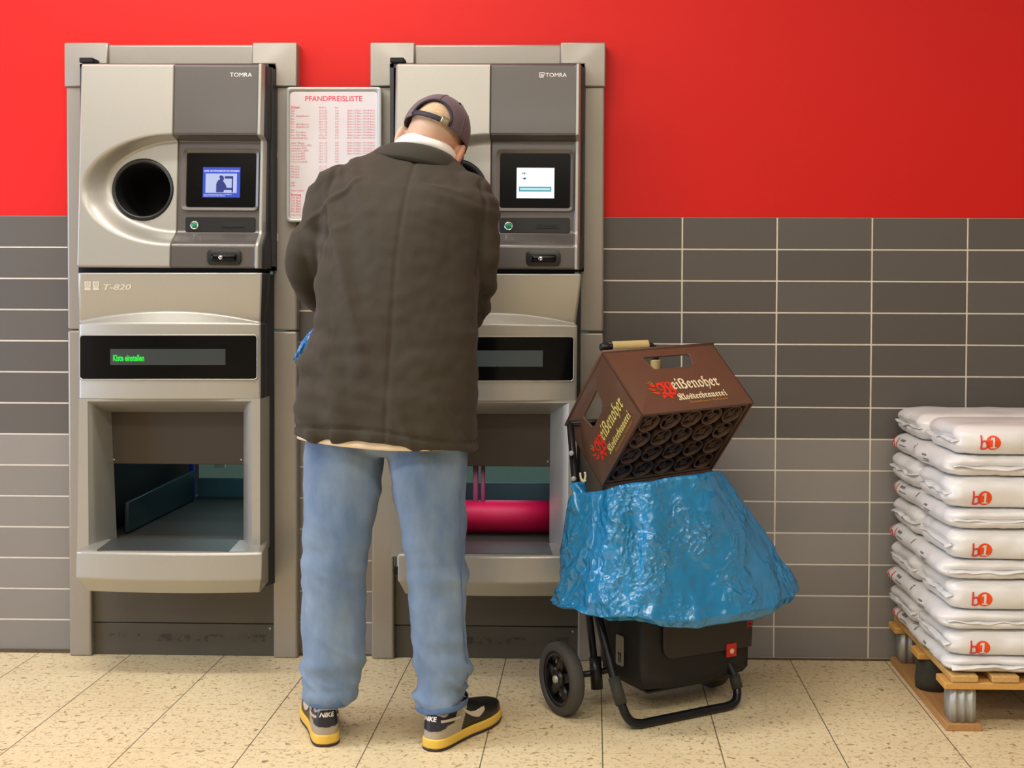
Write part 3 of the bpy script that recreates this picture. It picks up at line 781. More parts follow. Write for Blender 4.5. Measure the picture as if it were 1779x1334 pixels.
# ================================================================== SHOPPING TROLLEY
TR0 = Vector((.26, -.60, 0)); TA = math.atan2(.522, .853)
TROT = Matrix.Rotation(TA, 4, 'Z')
def tw(x, y, z): return TR0 + TROT @ Vector((x, y, z))
def tloc(p): return TROT.inverted() @ (Vector(p)-TR0)
tro = empty('shopping_trolley', TR0, (0, 0, TA))
tag(tro, 'black two-wheeled shopping trolley with folded stand, loaded with crate and blue bag', 'shopping trolley')
def wheel(x, side):
    m = MB(); r = .1035
    c = (x, .214, r)
    m.lathe([(r-.022, -.020), (r-.008, -.021), (r, -.012), (r, .012), (r-.008, .021), (r-.022, .020), (r-.027, .014), (r-.027, -.014), (r-.022, -.020)], 56, c, (1, 0, 0), cap=False)
    wh = m.build('wheel', M['tyre'], tro, smooth=True, ang=45)
    m = MB(); R1 = r-.024
    m.lathe([(R1-.012, -.014), (R1, -.016), (R1, .016), (R1-.012, .014), (R1-.012, -.014)], 48, c, (1, 0, 0), cap=False)
    m.lathe([(.024, -.018), (.024, .018)], 24, c, (1, 0, 0))
    for k in range(5):
        a = 2*PI*k/5+.35; d = Vector((0, math.cos(a), math.sin(a))); t = Vector((0, -math.sin(a), math.cos(a)))
        C0 = Vector(c)
        f = [C0+d*.018+t*.016, C0+d*.018-t*.016, C0+d*(R1-.006)-t*.009, C0+d*(R1-.006)+t*.009]
        m.hexa([p+Vector((-.010, 0, 0)) for p in f], [p+Vector((.010, 0, 0)) for p in f])
    m.build('spoked_rim', M['black'], wh, smooth=True, ang=35)
    m = MB(); m.lathe([(.011, .0), (.011, .022), (.008, .025), (.0001, .026)], 20, (x, .214, r), (-1 if side < 0 else 1, 0, 0)); m.build('hub_cap', M['steel'], wh, smooth=True, ang=40)
wheel(-.276, -1); wheel(.25, 1)
m = MB(); m.tube([(-.27, .214, .1035), (.245, .214, .1035)], .009); m.build('axle', M['tube'], tro, smooth=True, ang=45)
# U-shaped stand
path = catmull([(-.198, .20, .40), (-.198, .13, .27), (-.195, .055, .125), (-.192, .022, .065), (-.178, .004, .028), (-.145, 0, .0145), (-.10, 0, .0135), (.10, 0, .0135), (.16, 0, .0135), (.193, .004, .024), (.209, .02, .055), (.209, .035, .09), (.195, .09, .17), (.19, .16, .30)], 7)
m = MB(); m.tube(path, .0125, 14); sd = m.build('stand', M['tube'], tro, smooth=True, ang=60)
for pr_ in ([(-.1955, .06, .135), (-.1925, .024, .068)], [(.209, .018, .052), (.209, .034, .088)]):
    m = MB(); m.tube(pr_, .0165, 14); m.build('foot_sleeve', M['rubber'], sd, smooth=True, ang=45)
# uprights, leaning back
for x in (-.165, .15):
    m = MB(); m.tube([(x, .205, .09), (x, .215, .14), (x-.0, .30, .50), (x, .36, .82)], .011, 12); u_ = m.build('upright', M['tube'], tro, smooth=True, ang=45)
    m = MB(); m.tube([(x, .198, .06), (x, .21, .15)], .018, 12); m.build('axle_clamp', M['black'], u_, smooth=True, ang=45)
    for z, y in ((.56, .312), (.66, .33), (.735, .344)):
        m = MB(); m.lathe([(.008, 0), (.008, .012), (.005, .014), (.0001, .014)], 12, (x-.008, y-.008, z), (-.6, -.8, 0)); m.build('bolt', M['steel'], u_, smooth=True, ang=40)
m = MB(); m.tube([(-.165, .36, .82), (.15, .36, .82)], .010, 12); m.tube([(-.165, .30, .5), (.15, .30, .5)], .009, 12); m.build('cross_bar', M['tube'], tro, smooth=True, ang=45)
# J-shaped handle with two tan grips
H = [tloc(at(*p)) for p in ((1049, 603, -.27), (1065, 602, -.265), (1120, 600, -.24), (1132, 602, -.235), (1138, 610, -.232), (1139, 625, -.232), (1139.5, 655, -.235))]
H += [Vector((.02, .37, .90)), Vector((-.005, .36, .82))]
m = MB(); m.tube(catmull(H, 6), .0105, 12); hd = m.build('handle', M['tube'], tro, smooth=True, ang=45)
m = MB(); m.lathe([(.002, -.014), (.010, -.012), (.0135, -.004), (.0135, .012), (.011, .018)], 18, H[0], H[1]-H[0]); m.build('end_knob', M['black'], hd, smooth=True, ang=50)
def grip(p0, p1, r):
    m = MB(); n = 28; L = (p1-p0).length
    prof = [(r*.8, 0)]
    for i in range(n+1): prof.append((r*(1+.05*math.cos(i*2*PI/2)), .002+(L-.004)*i/n))
    prof.append((r*.8, L)); m.lathe(prof, 20, p0, p1-p0); m.build('grip', M['grip'], hd, smooth=True, ang=50)
grip(H[1]+(H[1]-H[2])*.02, H[2]+(H[2]-H[1])*.12, .0165); grip(H[5]+(H[5]-H[6])*.0, H[6], .0165)
# fabric bag on the trolley
def softbox(x0, x1, y0, y1, z0, z1, n=14, rad=.02, amp=.006, seed=0, fn=None):
    m = MB()
    segs = []
    for i in range(n+1): segs.append((lerp(x0, x1, i/n), y0))
    for i in range(1, n+1): segs.append((x1, lerp(y0, y1, i/n)))
    for i in range(1, n+1): segs.append((lerp(x1, x0, i/n), y1))
    for i in range(1, n): segs.append((x0, lerp(y1, y0, i/n)))
    cx, cy = (x0+x1)/2, (y0+y1)/2; rings = []
    for j in range(25):
        z = lerp(z0, z1, j/24); e = min(j, 24-j)/24*(z1-z0)
        ins = 0 if e > rad else rad-math.sqrt(max(0, rad*rad-(rad-e)**2))
        r = []
        for x, y in segs:
            dx = min(x-x0, x1-x); dy = min(y-y0, y1-y); 
            k = noise.noise(Vector((x*9+seed, y*9, z*7)))*amp
            px = x+(ins+k)*(1 if x < cx else -1)*(1 if dx < .01 else 0); py = y+(ins+k)*(1 if y < cy else -1)*(1 if dy < .01 else 0)
            p = Vector((px, py, z)); r.append(fn(p) if fn else p)
        rings.append(r)
    m.loft(rings); return m
BX0, BX1, BY0, BY1 = -.111, .272, .045, .25
def sag(p):
    q = p.copy()
    if p.z < .12: q.z -= .012*math.cos((p.x-.08)/.19*1.4)-.006
    return q
bb = softbox(BX0, BX1, BY0, BY1, .082, .50, 16, .012, .007, 3, sag).build('fabric_bag', M['bagblack'], tro, smooth=True, ang=50)
m = MB()
fp = [(-.045, .46), (-.045, .205), (-.040, .185), (-.028, .172), (-.01, .168), (.27, .166), (.278, .30), (.278, .46)]
m.prism([(x, BY0-.008-.002*math.sin(x*30), z) for x, z in fp], (0, -.006, 0)); fpo = m.build('bag_flap', M['bagflap'], bb, bevel=.002)
m = MB(); m.box(.176, .212, BY0-.018, BY0-.013, .146, .186); tg = m.build('red_tag', M['tag'], bb, bevel=.001); 
m = MB(); m.lathe([(.0075, 0), (.0075, .001), (.0001, .0012)], 20, (.195, BY0-.0178, .163), (0, -1, 0)); m.build('tag_emblem', M['cream'], tg)
m = MB(); m.prism([(BX0-.006, y, z) for y, z in rrect(BY0+.085, BY0+.125, .135, .222, .006)], (-.002, 0, 0)); lb_ = m.build('grey_label', M['taggrey'], bb)
m = MB(); m.box(BX0-.0095, BX0-.0085, BY0+.096, BY0+.099, .145, .172); m.box(BX0-.0095, BX0-.0085, BY0+.099, BY0+.112, .168, .172); m.box(BX0-.0095, BX0-.0085, BY0+.106, BY0+.109, .143, .168); m.build('label_mark', M['black'], lb_)
m = MB()
for k in range(12):
    a = k*2.1; m.tube([(BX1-.012+.009*math.cos(a), BY0-.016, .225+.004*k+.006*math.sin(a)), (BX1-.012+.009*math.cos(a+1.7), BY0-.016, .225+.004*k+.006*math.sin(a+1.7))], .0016, 6)
m.build('red_stitching', M['tag'], fpo)
m = MB(); m.box(-.06, .22, .09, .24, .058, .068); m.build('carry_plate', M['black'], tro, bevel=.003)
m = MB(); m.box(BX1-.002, BX1+.004, BY0, BY0+.03, .16, .30); m.build('red_edging', M['tag'], bb)
# white knotted cord by the upright
m = MB()
for pts in (((1012, 838), (1009, 830), (1008, 821)), ((1014, 838), (1017, 828), (1016, 820)), ((1010, 832), (1014, 836), (1018, 834))):
    m.tube(catmull([tloc(at(x, y, -.50)) for x, y in pts], 4), .0032, 8)
m.build('knotted_cord', M['cream'], tro, smooth=True)

# ================================================================== BEER CRATE
CL, CW, CH = .416, .312, .2528
CM = Matrix(((0.82933652, -0.34901007, -0.43634036, 0.1362381), (0.55734442, 0.57206912, 0.60175088, -0.6360398), (0.03959973, -0.74224585, 0.66895663, 0.87241565), (0, 0, 0, 1)))
cr = empty('beer_crate'); cr.matrix_world = CM; cr.rotation_mode = 'XYZ'
tag(cr, 'empty brown plastic beer crate with red and cream lettering tipped on the trolley', 'crate')
T = .006
def wall_with_slot(p0, du, L, dn, sx0, sx1, sz0, sz1, taper):
    """crate wall from p0 along du (length L), inwards dn, with a handle slot"""
    p0, du, dn = Vector(p0), Vector(du), Vector(dn)
    m = MB()
    hole = [(sx0+taper, sz0), (sx1-taper, sz0), (sx1, sz1), (sx0, sz1)]
    hole = []
    for cx, cz, a0, rr in ((sx1-.012, sz1-.012, 0, .012), (sx0+.012, sz1-.012, 90, .012), (sx0+taper+.012, sz0+.012, 180, .012), (sx1-taper-.012, sz0+.012, 270, .012)):
        for k in range(5): a = math.radians(a0+22.5*k); hole.append((cx+rr*math.cos(a), cz+rr*math.sin(a)))
    outer = []
    for k in range(20):
        q = k//5; outer.append(((L, CH), (0, CH), (0, 0), (L, 0))[q])
    P = lambda uv, d: p0+du*uv[0]+Vector((0, 0, uv[1]))+dn*d
    n = 20
    vs = [P(p, 0) for p in outer]+[P(p, 0) for p in hole]+[P(p, T) for p in outer]+[P(p, T) for p in hole]
    fs = []
    for i in range(n):
        j = (i+1) % n
        if outer[i] != outer[j]: fs += [(i, j, n+j, n+i), (2*n+i, 3*n+i, 3*n+j, 2*n+j), (i, 2*n+i, 2*n+j, j)]
        else: fs += [(i, n+j, n+i), (2*n+i, 3*n+i, 3*n+j)]
        fs.append((n+i, n+j, 3*n+j, 3*n+i))
    m.add(vs, fs)
    # lip around the slot
    lip = [P(p, -.0015) for p in hole]
    m.tube([P(p, T*.5) for p in hole+hole[:1]], .0042, 8)
    return m
m = MB()
for args in (((0, 0, 0), (1, 0, 0), CL, (0, 1, 0), .125, .305, .165, .222, .012), ((0, CW, 0), (1, 0, 0), CL, (0, -1, 0), .125, .305, .165, .222, .012),
             ((0, 0, 0), (0, 1, 0), CW, (1, 0, 0), .105, .225, .140, .205, .010), ((CL, 0, 0), (0, 1, 0), CW, (-1, 0, 0), .105, .225, .140, .205, .010)):
    w_ = wall_with_slot(*args); o = len(m.v); m.v += w_.v; m.f += [tuple(i+o for i in f) for f in w_.f]; m.mi += [0]*len(w_.f)
body = m.build('crate_shell', M['crate'], cr, bevel=.0025, seg=2)
# base edge ribs and rim
m = MB()
m.tube([(0, 0, CH), (CL, 0, CH), (CL, CW, CH), (0, CW, CH), (0, 0, CH)], .0048, 8)
m.build('top_rim', M['crate'], cr, smooth=True, ang=50)
m = MB()
for k in (.0, .30, .72, 1.0): pass
m.box(.012, CL-.012, .010, .016, .004, .024); m.box(.012, CL-.012, CW-.016, CW-.010, .004, .024); m.box(.010, .016, .012, CW-.012, .004, .024); m.box(CL-.016, CL-.010, .012, CW-.012, .004, .024)
m.build('base_flange', M['cratedark'], cr, bevel=.002)
# bottom lattice of bottle rings
for i in range(5):
    for j in range(4):
        cx, cy = .016+(i+.5)*(CL-.032)/5, .016+(j+.5)*(CW-.032)/4
        m = MB(); r = .0345
        m.lathe([(r, .006), (r, .040), (r-.004, .040), (r-.004, .006), (r, .006)], 28, (cx, cy, 0), cap=False)
        a = .6+.9*((i*3+j*5) % 4)
        for s in (0, PI/2):
            d = Vector((math.cos(a+s), math.sin(a+s), 0)); t = Vector((-d.y, d.x, 0))*.0018; c0 = Vector((cx, cy, .012)); up = Vector((0, 0, .010))
            f = [c0-d*r+t, c0-d*r-t, c0+d*r-t, c0+d*r+t]; m.hexa(f, [p+up for p in f])
        m.lathe([(.012, .011), (.012, .023), (.009, .023), (.009, .011), (.012, .011)], 16, (cx, cy, 0), cap=False)
        m.build('bottle_ring', M['cratedark'], cr, smooth=True, ang=40)
m = MB()
for i in range(1, 5): x = .016+i*(CL-.032)/5; m.box(x-.0015, x+.0015, .012, CW-.012, .03, .13)
for j in range(1, 4): y = .016+j*(CW-.032)/4; m.box(.012, CL-.012, y-.0015, y+.0015, .03, .13)
m.build('bottle_dividers', M['cratedark'], cr)
# lettering on the long side (x along the wall) and on the short side
def crate_print(fn, tag_, mc):
    m = MB(); text_mb(m, '𝔢𝔦ß𝔢𝔫𝔬𝔥𝔢𝔯'.replace('ß', 'ß'), lambda u, v: fn(.335+u*.63, .40+v*.56), weight=.012)
    text_mb(m, '𝕶𝖑𝖔𝖘𝖙𝖊𝖗𝖇𝖗𝖆𝖚𝖊𝖗𝖊𝖎', lambda u, v: fn(.31+u*.66, .08+v*.27), weight=.006)
    m.build('crate_lettering', mc, body)
    m = MB(); text_mb(m, '𝖂', lambda u, v: fn(.13+u*.22, .30+v*.56), weight=.02)
    # flame-like flourish behind the initial
    for (cx, cy, r, a0) in ((.09, .74, .055, 2.2), (.07, .58, .05, 2.8), (.10, .44, .05, 3.4), (.16, .30, .05, 4.2), (.24, .26, .045, 4.9)):
        pts = [fn(cx+r*math.cos(a0), cy+2.2*r*math.sin(a0))]+[fn(cx+r*.55*math.cos(a0+s), cy+1.2*r*math.sin(a0+s)) for s in (1.2, 1.8, 2.5, 3.14, 3.8, 4.5, 5.1)]
        m.add(pts, [tuple(range(len(pts)))])
    m.build('red_initial', M['redprint'], body)
    m = MB()
    for (cx, cy, dx, dy) in ((.02, .88, .08, -.10), (.0, .66, .09, -.06), (.05, .98, .06, -.16), (.02, .48, .07, -.02)):
        m.add([fn(cx, cy), fn(cx+dx, cy+dy-.03), fn(cx+dx, cy+dy+.03)], [(0, 1, 2)])
    m.build('gold_flourish', M['gold'], body); m = MB()
    text_mb(m, '𝔎𝔩𝔬𝔰𝔱𝔢𝔯 𝔚𝔢𝔦ß𝔢𝔫𝔬𝔥𝔢' if False else 'Klosterbrauerei Weißenohe', lambda u, v: fn(.42+u*.52, -.06+v*.085), shear=.3)
    m.build('gold_lettering', M['gold'], body)
crate_print(lambda u, v: Vector((.072+u*.275, -.0012, .030+v*.098)), 'long', M['cream'])
crate_print(lambda u, v: Vector((-.0012, CW-.035-u*.245, .022+v*.105)), 'short', M['creamy'])

# ================================================================== BLUE PLASTIC BAG OVER THE TROLLEY
def bluebag():
    tab = [  # z, local centre x, y, half length, half depth
        (.300, .072, .115, .350, .235), (.325, .062, .115, .375, .245), (.37, .058, .12, .372, .235), (.43, .045, .125, .345, .218), (.52, .02, .13, .305, .20), (.60, -.005, .135, .272, .19), (.66, -.02, .14, .247, .178), (.692, -.028, .14, .232, .170), (.700, -.03, .14, .222, .162), (.69, -.03, .14, .19, .135), (.66, -.03, .14, .16, .11)]
    n = 260; rings = []
    Z = [.700-(.400)*(i/95.) for i in range(96)]
    inner = [(.66, 8, .62), (.675, 9, .72), (.69, 9, .85)]
    def ring(z, shrink=1, zz=None):
        cx, cy, A, B = interp(sorted(tab[:9]), z)
        t = (.70-z)/.40
        pts = []
        for k in range(n):
            a = 2*PI*k/n
            c, s = math.cos(a), math.sin(a)
            e = 1.0 if False else .82
            x = math.copysign(abs(c)**e, c); y = math.copysign(abs(s)**e, s)
            # pleats running down from the gathered top
            pl = 1+(.042*math.sin(a*9+1.3*math.sin(3*a)+t*1.2)*(.35+.9*math.exp(-((t-.25)/.35)**2)))*(1-.25*t)
            q = Vector((x*2.1, y*2.1, z*5))
            cr_ = (.5-abs(noise.noise(q*1.3+Vector((3, 1, 7)))))*.085+(.5-abs(noise.noise(q*3.3)))*.034+noise.noise(q*8)*.006
            f = shrink*(pl+cr_*(.55+.8*t)-.06)
            if t > .82:  # pointed hem corners
                f *= 1+.07*sstep((t-.82)/.18)*(max(0, c)**10+max(0, -c)**10)
            zl = z if zz is None else zz
            zl += .016*noise.noise(Vector((math.cos(a)*2.2, math.sin(a)*2.2, 5.)))*(.3+.7*t)
            zl += .014*(1-t)*math.cos(a)-.075*(1-t)**3*(.5+.5*math.sin(a))
            if t > .9: zl += .022*abs(c)**3*(t-.9)*10
            pts.append(Vector((cx+x*A*f, cy+y*B*f, zl)))
        return pts
    rings = [ring(.70, .55, .655), ring(.70, .8, .672), ring(.70, .95, .694)]+[ring(z) for z in Z]
    rings += [ring(.30, .97, .306), ring(.31, .9, .325), ring(.32, .7, .34)]
    m = MB(); m.loft(rings, True, True)
    # loose folded corner by the upright
    return m
ro_ = empty('blue_plastic_bag', TR0, (0, 0, TA))
bg = bluebag().build('bag_film', M['bluebag'], ro_, smooth=True, ang=80)
tag(ro_, 'crumpled shiny blue plastic bag draped over the trolley below the crate', 'plastic bag')
m = MB()
def fold(u, v):
    p = tloc(at(lerp(1012, 990, u)+5*math.sin(v*9), lerp(838, 925, v), -.60+.03*u+.02*math.sin(v*7+u*3)))
    return p
m.grid(fold, 10, 24); fo = m.build('bag_handle', M['bluebag'], ro_, smooth=True, ang=80)
s = fo.modifiers.new('s', 'SOLIDIFY'); s.thickness = .004

# ================================================================== PALLET AND SACKS
PXL, PYF, PYB = .985, -.667, -.016
pa = empty('wooden_pallet', (PXL, PYF, 0))
tag(pa, 'small wooden pallet with metal corner feet under the white sacks', 'pallet')
def pbox(name, m_, x0, x1, y0, y1, z0, z1, bev=.003):
    m = MB(); m.box(x0, x1, y0, y1, z0, z1); return m.build(name, m_, pa, bevel=bev)
D_ = PYB-PYF
for x in (0, .35, .70): 
    m = MB(); m.hexa([(x, 0, 0), (x+.1, 0, 0), (x+.097, 0, .02), (x+.003, 0, .02)], [(x, D_, 0), (x+.1, D_, 0), (x+.097, D_, .02), (x+.003, D_, .02)]); m.build('runner_board', M['wood2'], pa, bevel=.002)
    for y in (.012, D_-.082):
        m = MB(); pr = []
        x0, x1 = x+.016, x+.086
        n = 28
        for i in range(n+1): t = i/n; pr.append((lerp(x0, x1, t), y+.003*math.cos(t*6*PI)))
        pr += [(x1, y+.068), (x0, y+.068)]
        m.prism([(a, b, .0215) for a, b in pr], (0, 0, .094)); ft = m.build('metal_foot', M['steel'], pa, smooth=True, ang=50)
    m = MB(); m.lathe([(.052, 0), (.053, .03), (.050, .06), (.0515, .094)], 28, (x+.052, D_/2, .0215)); m.build('rubber_foot', M['rubber'], pa, smooth=True, ang=40)
for y in (-.002, D_/2-.045, D_-.088): pbox('bearer', M['woodx'], -.006, .806, y, y+.09, .117, .136)
for x in (.012, .125, .245, .365, .485, .605, .72): pbox('deck_board', M['wood'], x, x+.075, -.004, D_+.002, .1375, .156)

def sack(hx, hy, hz, seed, seam_left=True):
    """a filled foil sack, centre of its underside at the origin"""
    N = 30
    def outline(ins):
        pts = []
        r = .05
        for cx, cy, a0 in ((hx-r, hy-r, 0), (-hx+r, hy-r, 90), (-hx+r, -hy+r, 180), (hx-r, -hy+r, 270)):
            for k in range(9):
                a = math.radians(a0+90*k/8); pts.append(Vector((cx+(r-ins)*math.cos(a) if ins < r else cx+(r-ins)*.0+ (cx*0), cy+(r-ins)*math.sin(a) if ins < r else cy, 0)))
        return pts
    def dense(pts, d):
        out = []
        for i, p in enumerate(pts):
            q = pts[(i+1) % len(pts)]; L = (q-p).length; k = max(1, round(L/d))
            for t in range(k): out.append(p.lerp(q, t/k))
        return out
    base = dense(outline(0), .018); n = len(base)
    rings = []
    rad = .034
    spec = [(.0, s) for s in (.2, .5, .8)]
    for s in (.12, .4, .7, .9): rings.append((s, -1.0, 0))
    for k in range(1, 12):
        ph = -PI/2+PI*k/12; rings.append((1.0, math.sin(ph), rad*(1-math.cos(ph))))
    for s in (.9, .7, .4, .12): rings.append((s, 1.0, 0))
    out = []
    for s, w_, ins in rings:
        ring = []
        for p in base:
            full = 1 if abs(w_) < 1 else s
            sx, sy = (hx-ins)/hx, (hy-ins)/hy
            if abs(w_) >= 1: sx, sy = (hx-rad)/hx*s, (hy-rad)/hy*s
            x, y = p.x*sx, p.y*sy
            z = hz*(1+w_)
            if w_ >= 1: z += .006*(1-s)
            q = Vector((x*7+seed*3.1, y*7, z*9+seed))
            k = noise.noise(q)*.007+noise.noise(q*2.7)*.004
            # pulled-in seam line at the ends and gathered gussets
            end = max(0., (abs(x)-hx+.05)/.05)
            d = k*(1 if abs(w_) < 1 else 0)
            nx, ny = (x/hx)**7, (y/hy)**7
            x += d*nx*1.6-math.copysign(1, x)*.016*end*math.exp(-(w_/.22)**2); y += d*ny*1.6
            if abs(w_) >= .99: z += noise.noise(q*1.4)*.004*(1 if w_ > 0 else .3)
            corner = max(0, abs(x)/hx-.72)/.28*max(0, abs(y)/hy-.72)/.28
            z = lerp(z, hz, .22*min(1, corner))
            z = lerp(z, hz, .25*end*abs(noise.noise(Vector((y*26, seed, 2)))))
            ring.append(Vector((x, y, z)))
        out.append(ring)
    m = MB(); m.loft(out, True, True); return m
def seam(m, hx, hy, hz, side, seed):
    n = 34
    def f(u, v):
        y = lerp(-hy*.9, hy*.9, u); wob = .006*noise.noise(Vector((y*22, seed, 1.)))
        return Vector((side*(hx-.020+.020*v+.006*noise.noise(Vector((y*17, seed, 4.)))), y, hz+wob+v*(.010*noise.noise(Vector((y*9, seed, 7.)))-.004)))
    m.grid(f, n, 4); return m
pys = [740, 792, 830, 885, 922, 975, 1010, 1063, 1098, 1143, 1173]
ztop = [at(1690, p, -.665).z for p in pys]
ztop[-1] = .157
ztop = [.157+(z-.157)*1.0 for z in ztop]
NAMES = ['topmost', 'second', 'third', 'fourth', 'fifth', 'sixth', 'seventh', 'eighth', 'ninth', 'lowest']
ORD = {0: 'top layer', 2: 'third layer from the top', 4: 'fifth layer from the top', 6: 'seventh layer from the top', 8: 'second layer from the pallet'}
jx = [.000, -.012, -.018, -.010, -.012, -.020, -.014, -.022, -.016, -.010]
def solid(o, t):
    s = o.modifiers.new('s', 'SOLIDIFY'); s.thickness = t
from mathutils.bvhtree import BVHTree
def text_fine(mb, body, fn, cuts=4, **kw):
    """letters cut into small faces so that they follow a curved surface"""
    t = MB(); text_mb(t, body, lambda u, v: Vector((u, v, 0)), **kw)
    me = bpy.data.meshes.new('t'); me.from_pydata([tuple(p) for p in t.v], [], t.f)
    bm = bmesh.new(); bm.from_mesh(me); bmesh.ops.triangulate(bm, faces=bm.faces)
    for _ in range(cuts):
        long_ = [e for e in bm.edges if e.calc_length() > .14]
        if not long_: break
        bmesh.ops.subdivide_edges(bm, edges=long_, cuts=1); bmesh.ops.triangulate(bm, faces=bm.faces)
    bm.verts.index_update()
    mb.add([fn(v.co.x, v.co.y) for v in bm.verts], [tuple(v.index for v in f.verts) for f in bm.faces]); bm.free(); bpy.data.meshes.remove(me)
def logo(parent, fn):
    """fn(u, v, lift) maps logo metres to the sack face"""
    m = MB(); K = 40; Q = (.2, .4, .6, .8, 1)
    vs = [fn(.0345, .021, 0)]+[fn(.0345+.0205*q_*math.cos(2*PI*k/K), .021+.0205*q_*math.sin(2*PI*k/K), 0) for q_ in Q for k in range(K)]
    fs = [(0, 1+k, 1+(k+1) % K) for k in range(K)]+[(1+r*K+k, 1+(r+1)*K+k, 1+(r+1)*K+(k+1) % K, 1+r*K+(k+1) % K) for r in range(4) for k in range(K)]
    m.add(vs, fs); lg = m.build('orange_disc', M['orange'], parent)
    m = MB()
    for (x0, y0, x1, y1, sl) in ((.0325, .007, .0385, .036, 0), (.0275, .006, .0435, .0095, 0), (.0275, .028, .0330, .033, .004)):
        m.grid(lambda u, v: fn(lerp(x0, x1, u), lerp(y0, y1, v)+sl*u, .0009), 3, 8)
    m.build('white_numeral', M['white'], lg)
    m = MB(); text_fine(m, 'b', lambda u, v: fn(u*.022, .001+v*.041, .0013)); m.build('red_letter', M['bagred'], lg)
for L in range(10):
    z0, z1 = ztop[L+1], ztop[L]; h = (z1-z0)-.0015; hz = h/2
    if L % 2 == 0:
        for back in (0, 1):
            hx, hy = .285, .160
            cx, cy = PXL+.012+jx[L]+hx+(0.004 if back else 0)-(.012 if back else 0), (PYF+hy+.002) if not back else (PYB-hy-.004)
            S_ = empty('compost_sack', (cx, cy, z0+.0008))
            tag(S_, ('white foil sack in the %s, front one with round orange logo' if not back else 'white foil sack in the %s, rear one against the wall') % ORD[L], 'sack', 'white sacks on the pallet')
            sk = sack(hx, hy, hz, L*2+back); tree = BVHTree.FromPolygons(sk.v, sk.f)
            film = sk.build('sack_film', M['foil'], S_, smooth=True, ang=60)
            e = seam(MB(), hx, hy, hz, -1, L*2+back).build('end_seam', M['foil'], film, smooth=True, ang=60); solid(e, .002)
            if not back:
                p = at(1703-(0, 0, 13, 0, 13, 0, 13, 0, 16)[L], (783, 0, 880, 0, 971, 0, 1056, 0, 1141)[L], PYF)
                lx = p.x-cx
                zl = at(1720, (783, 0, 880, 0, 971, 0, 1056, 0, 1141)[L], PYF).z-z0
                def onfront(u, v, o):
                    q_ = Vector((lx+u, -hy-.2, zl+v)); h_ = tree.ray_cast(q_, Vector((0, 1, 0)))
                    return (h_[0] if h_[0] else Vector((q_.x, -hy, q_.z)))+Vector((0, -.0009-o, 0))
                logo(film, onfront)
    else:
        hx, hy = .20, .323
        cx, cy = PXL+.006+jx[L]+hx, (PYF+PYB)/2
        S_ = empty('compost_sack', (cx, cy, z0+.0008))
        tag(S_, 'plain-ended white foil sack laid crosswise, %s layer of the stack from the top' % NAMES[L] if L < 9 else 'plain-ended white foil sack laid crosswise, lowest in the stack on the pallet', 'sack', 'white sacks on the pallet')
        # long axis runs back to the wall: build along x, then turn
        mb = sack(hy, hx, hz, L*2+5)
        mb.v = [Vector((-v.y, v.x, v.z)) for v in mb.v]
        tree = BVHTree.FromPolygons(mb.v, mb.f); film = mb.build('sack_film', M['foil'], S_, smooth=True, ang=60)
        ms = MB(); seam(ms, hy, hx, hz, -1, L); ms.v = [Vector((-v.y, v.x, v.z)) for v in ms.v]
        e = ms.build('end_seam', M['foil'], film, smooth=True, ang=60); solid(e, .002)
        # printing on the long side that faces left
        def onleft(y, z):
            h_ = tree.ray_cast(Vector((-hx-.2, y, z)), Vector((1, 0, 0))); return (h_[0] if h_[0] else Vector((-hx, y, z)))+Vector((-.001, 0, 0))
        m = MB(); text_fine(m, 'b1', lambda u, v: onleft(.272-u*.055, hz-.020+v*.040), weight=.01); m.build('red_print', M['bagred'], film)
        for (y, zz, w_, hh) in ((.19, .012, .045, .007), (.185, .000, .07, .003), (.02, .010, .010, .02), (-.09, .004, .03, .005), (-.10, -.006, .05, .003), (-.10, -.012, .04, .003)):
            m = MB(); m.grid(lambda u, v: onleft(y-w_*u, hz+zz+hh*v), 6, 3); m.build('small_print', M['bagtext'], film)
# ================================================================== THE MAN
man = empty('person', (-.56, -.74, 0))
tag(man, 'person in olive jacket, blue jeans and dark cap, back turned, at the right machine', 'person')
def P_(o, parent=man): return keep_world(o, parent) if parent is man else o
def sub(o, parent):
    o.parent = parent; return o            # parent already carries the offset; share its local space
def ring_lr(xl, yl, xr, yr, Y, hd, n=48, ex=2.4):
    A, B = at(xl, yl, Y), at(xr, yr, Y); C = (A+B)/2; U = (B-A)/2
    out = []
    for k in range(n):
        a = 2*PI*k/n; c, s = math.cos(a), math.sin(a)
        out.append(C+U*math.copysign(abs(c)**(2/ex), c)+Vector((0, hd, 0))*math.copysign(abs(s)**(2/ex), s))
    return out
def ring3(C, U, V, n=40):
    return [C+U*math.cos(2*PI*k/n)+V*math.sin(2*PI*k/n) for k in range(n)]

# ---- head frame: origin in the middle of the cap's rim
HO = at(757, 235, -.50)
HR = Matrix.Rotation(math.radians(-9), 4, 'Z') @ Matrix.Rotation(math.radians(18), 4, 'Y') @ Matrix.Rotation(math.radians(-21), 4, 'X')
HM_ = Matrix.Translation(HO) @ HR
def hp(x, y, z): return HM_ @ Vector((x, y, z))
JTAB = [  # jacket: left px, py, right px, py, depth, half thickness
    (512, 772, 832, 784, -.735, .165), (516, 742, 830, 762, -.735, .163), (522, 700, 829, 716, -.73, .158), (532, 640, 828, 650, -.72, .150),
    (543, 570, 829, 575, -.70, .146), (552, 500, 832, 505, -.675, .146), (557, 430, 837, 435, -.645, .148), (558, 370, 842, 378, -.615, .145),
    (568, 325, 843, 338, -.585, .130), (592, 297, 822, 311, -.565, .105), (622, 277, 802, 290, -.55, .085), (650, 264, 790, 278, -.54, .070)]
LS, LE, LF = at(600, 340, -.585), at(541, 458, -.60), at(604, 528, -.37)
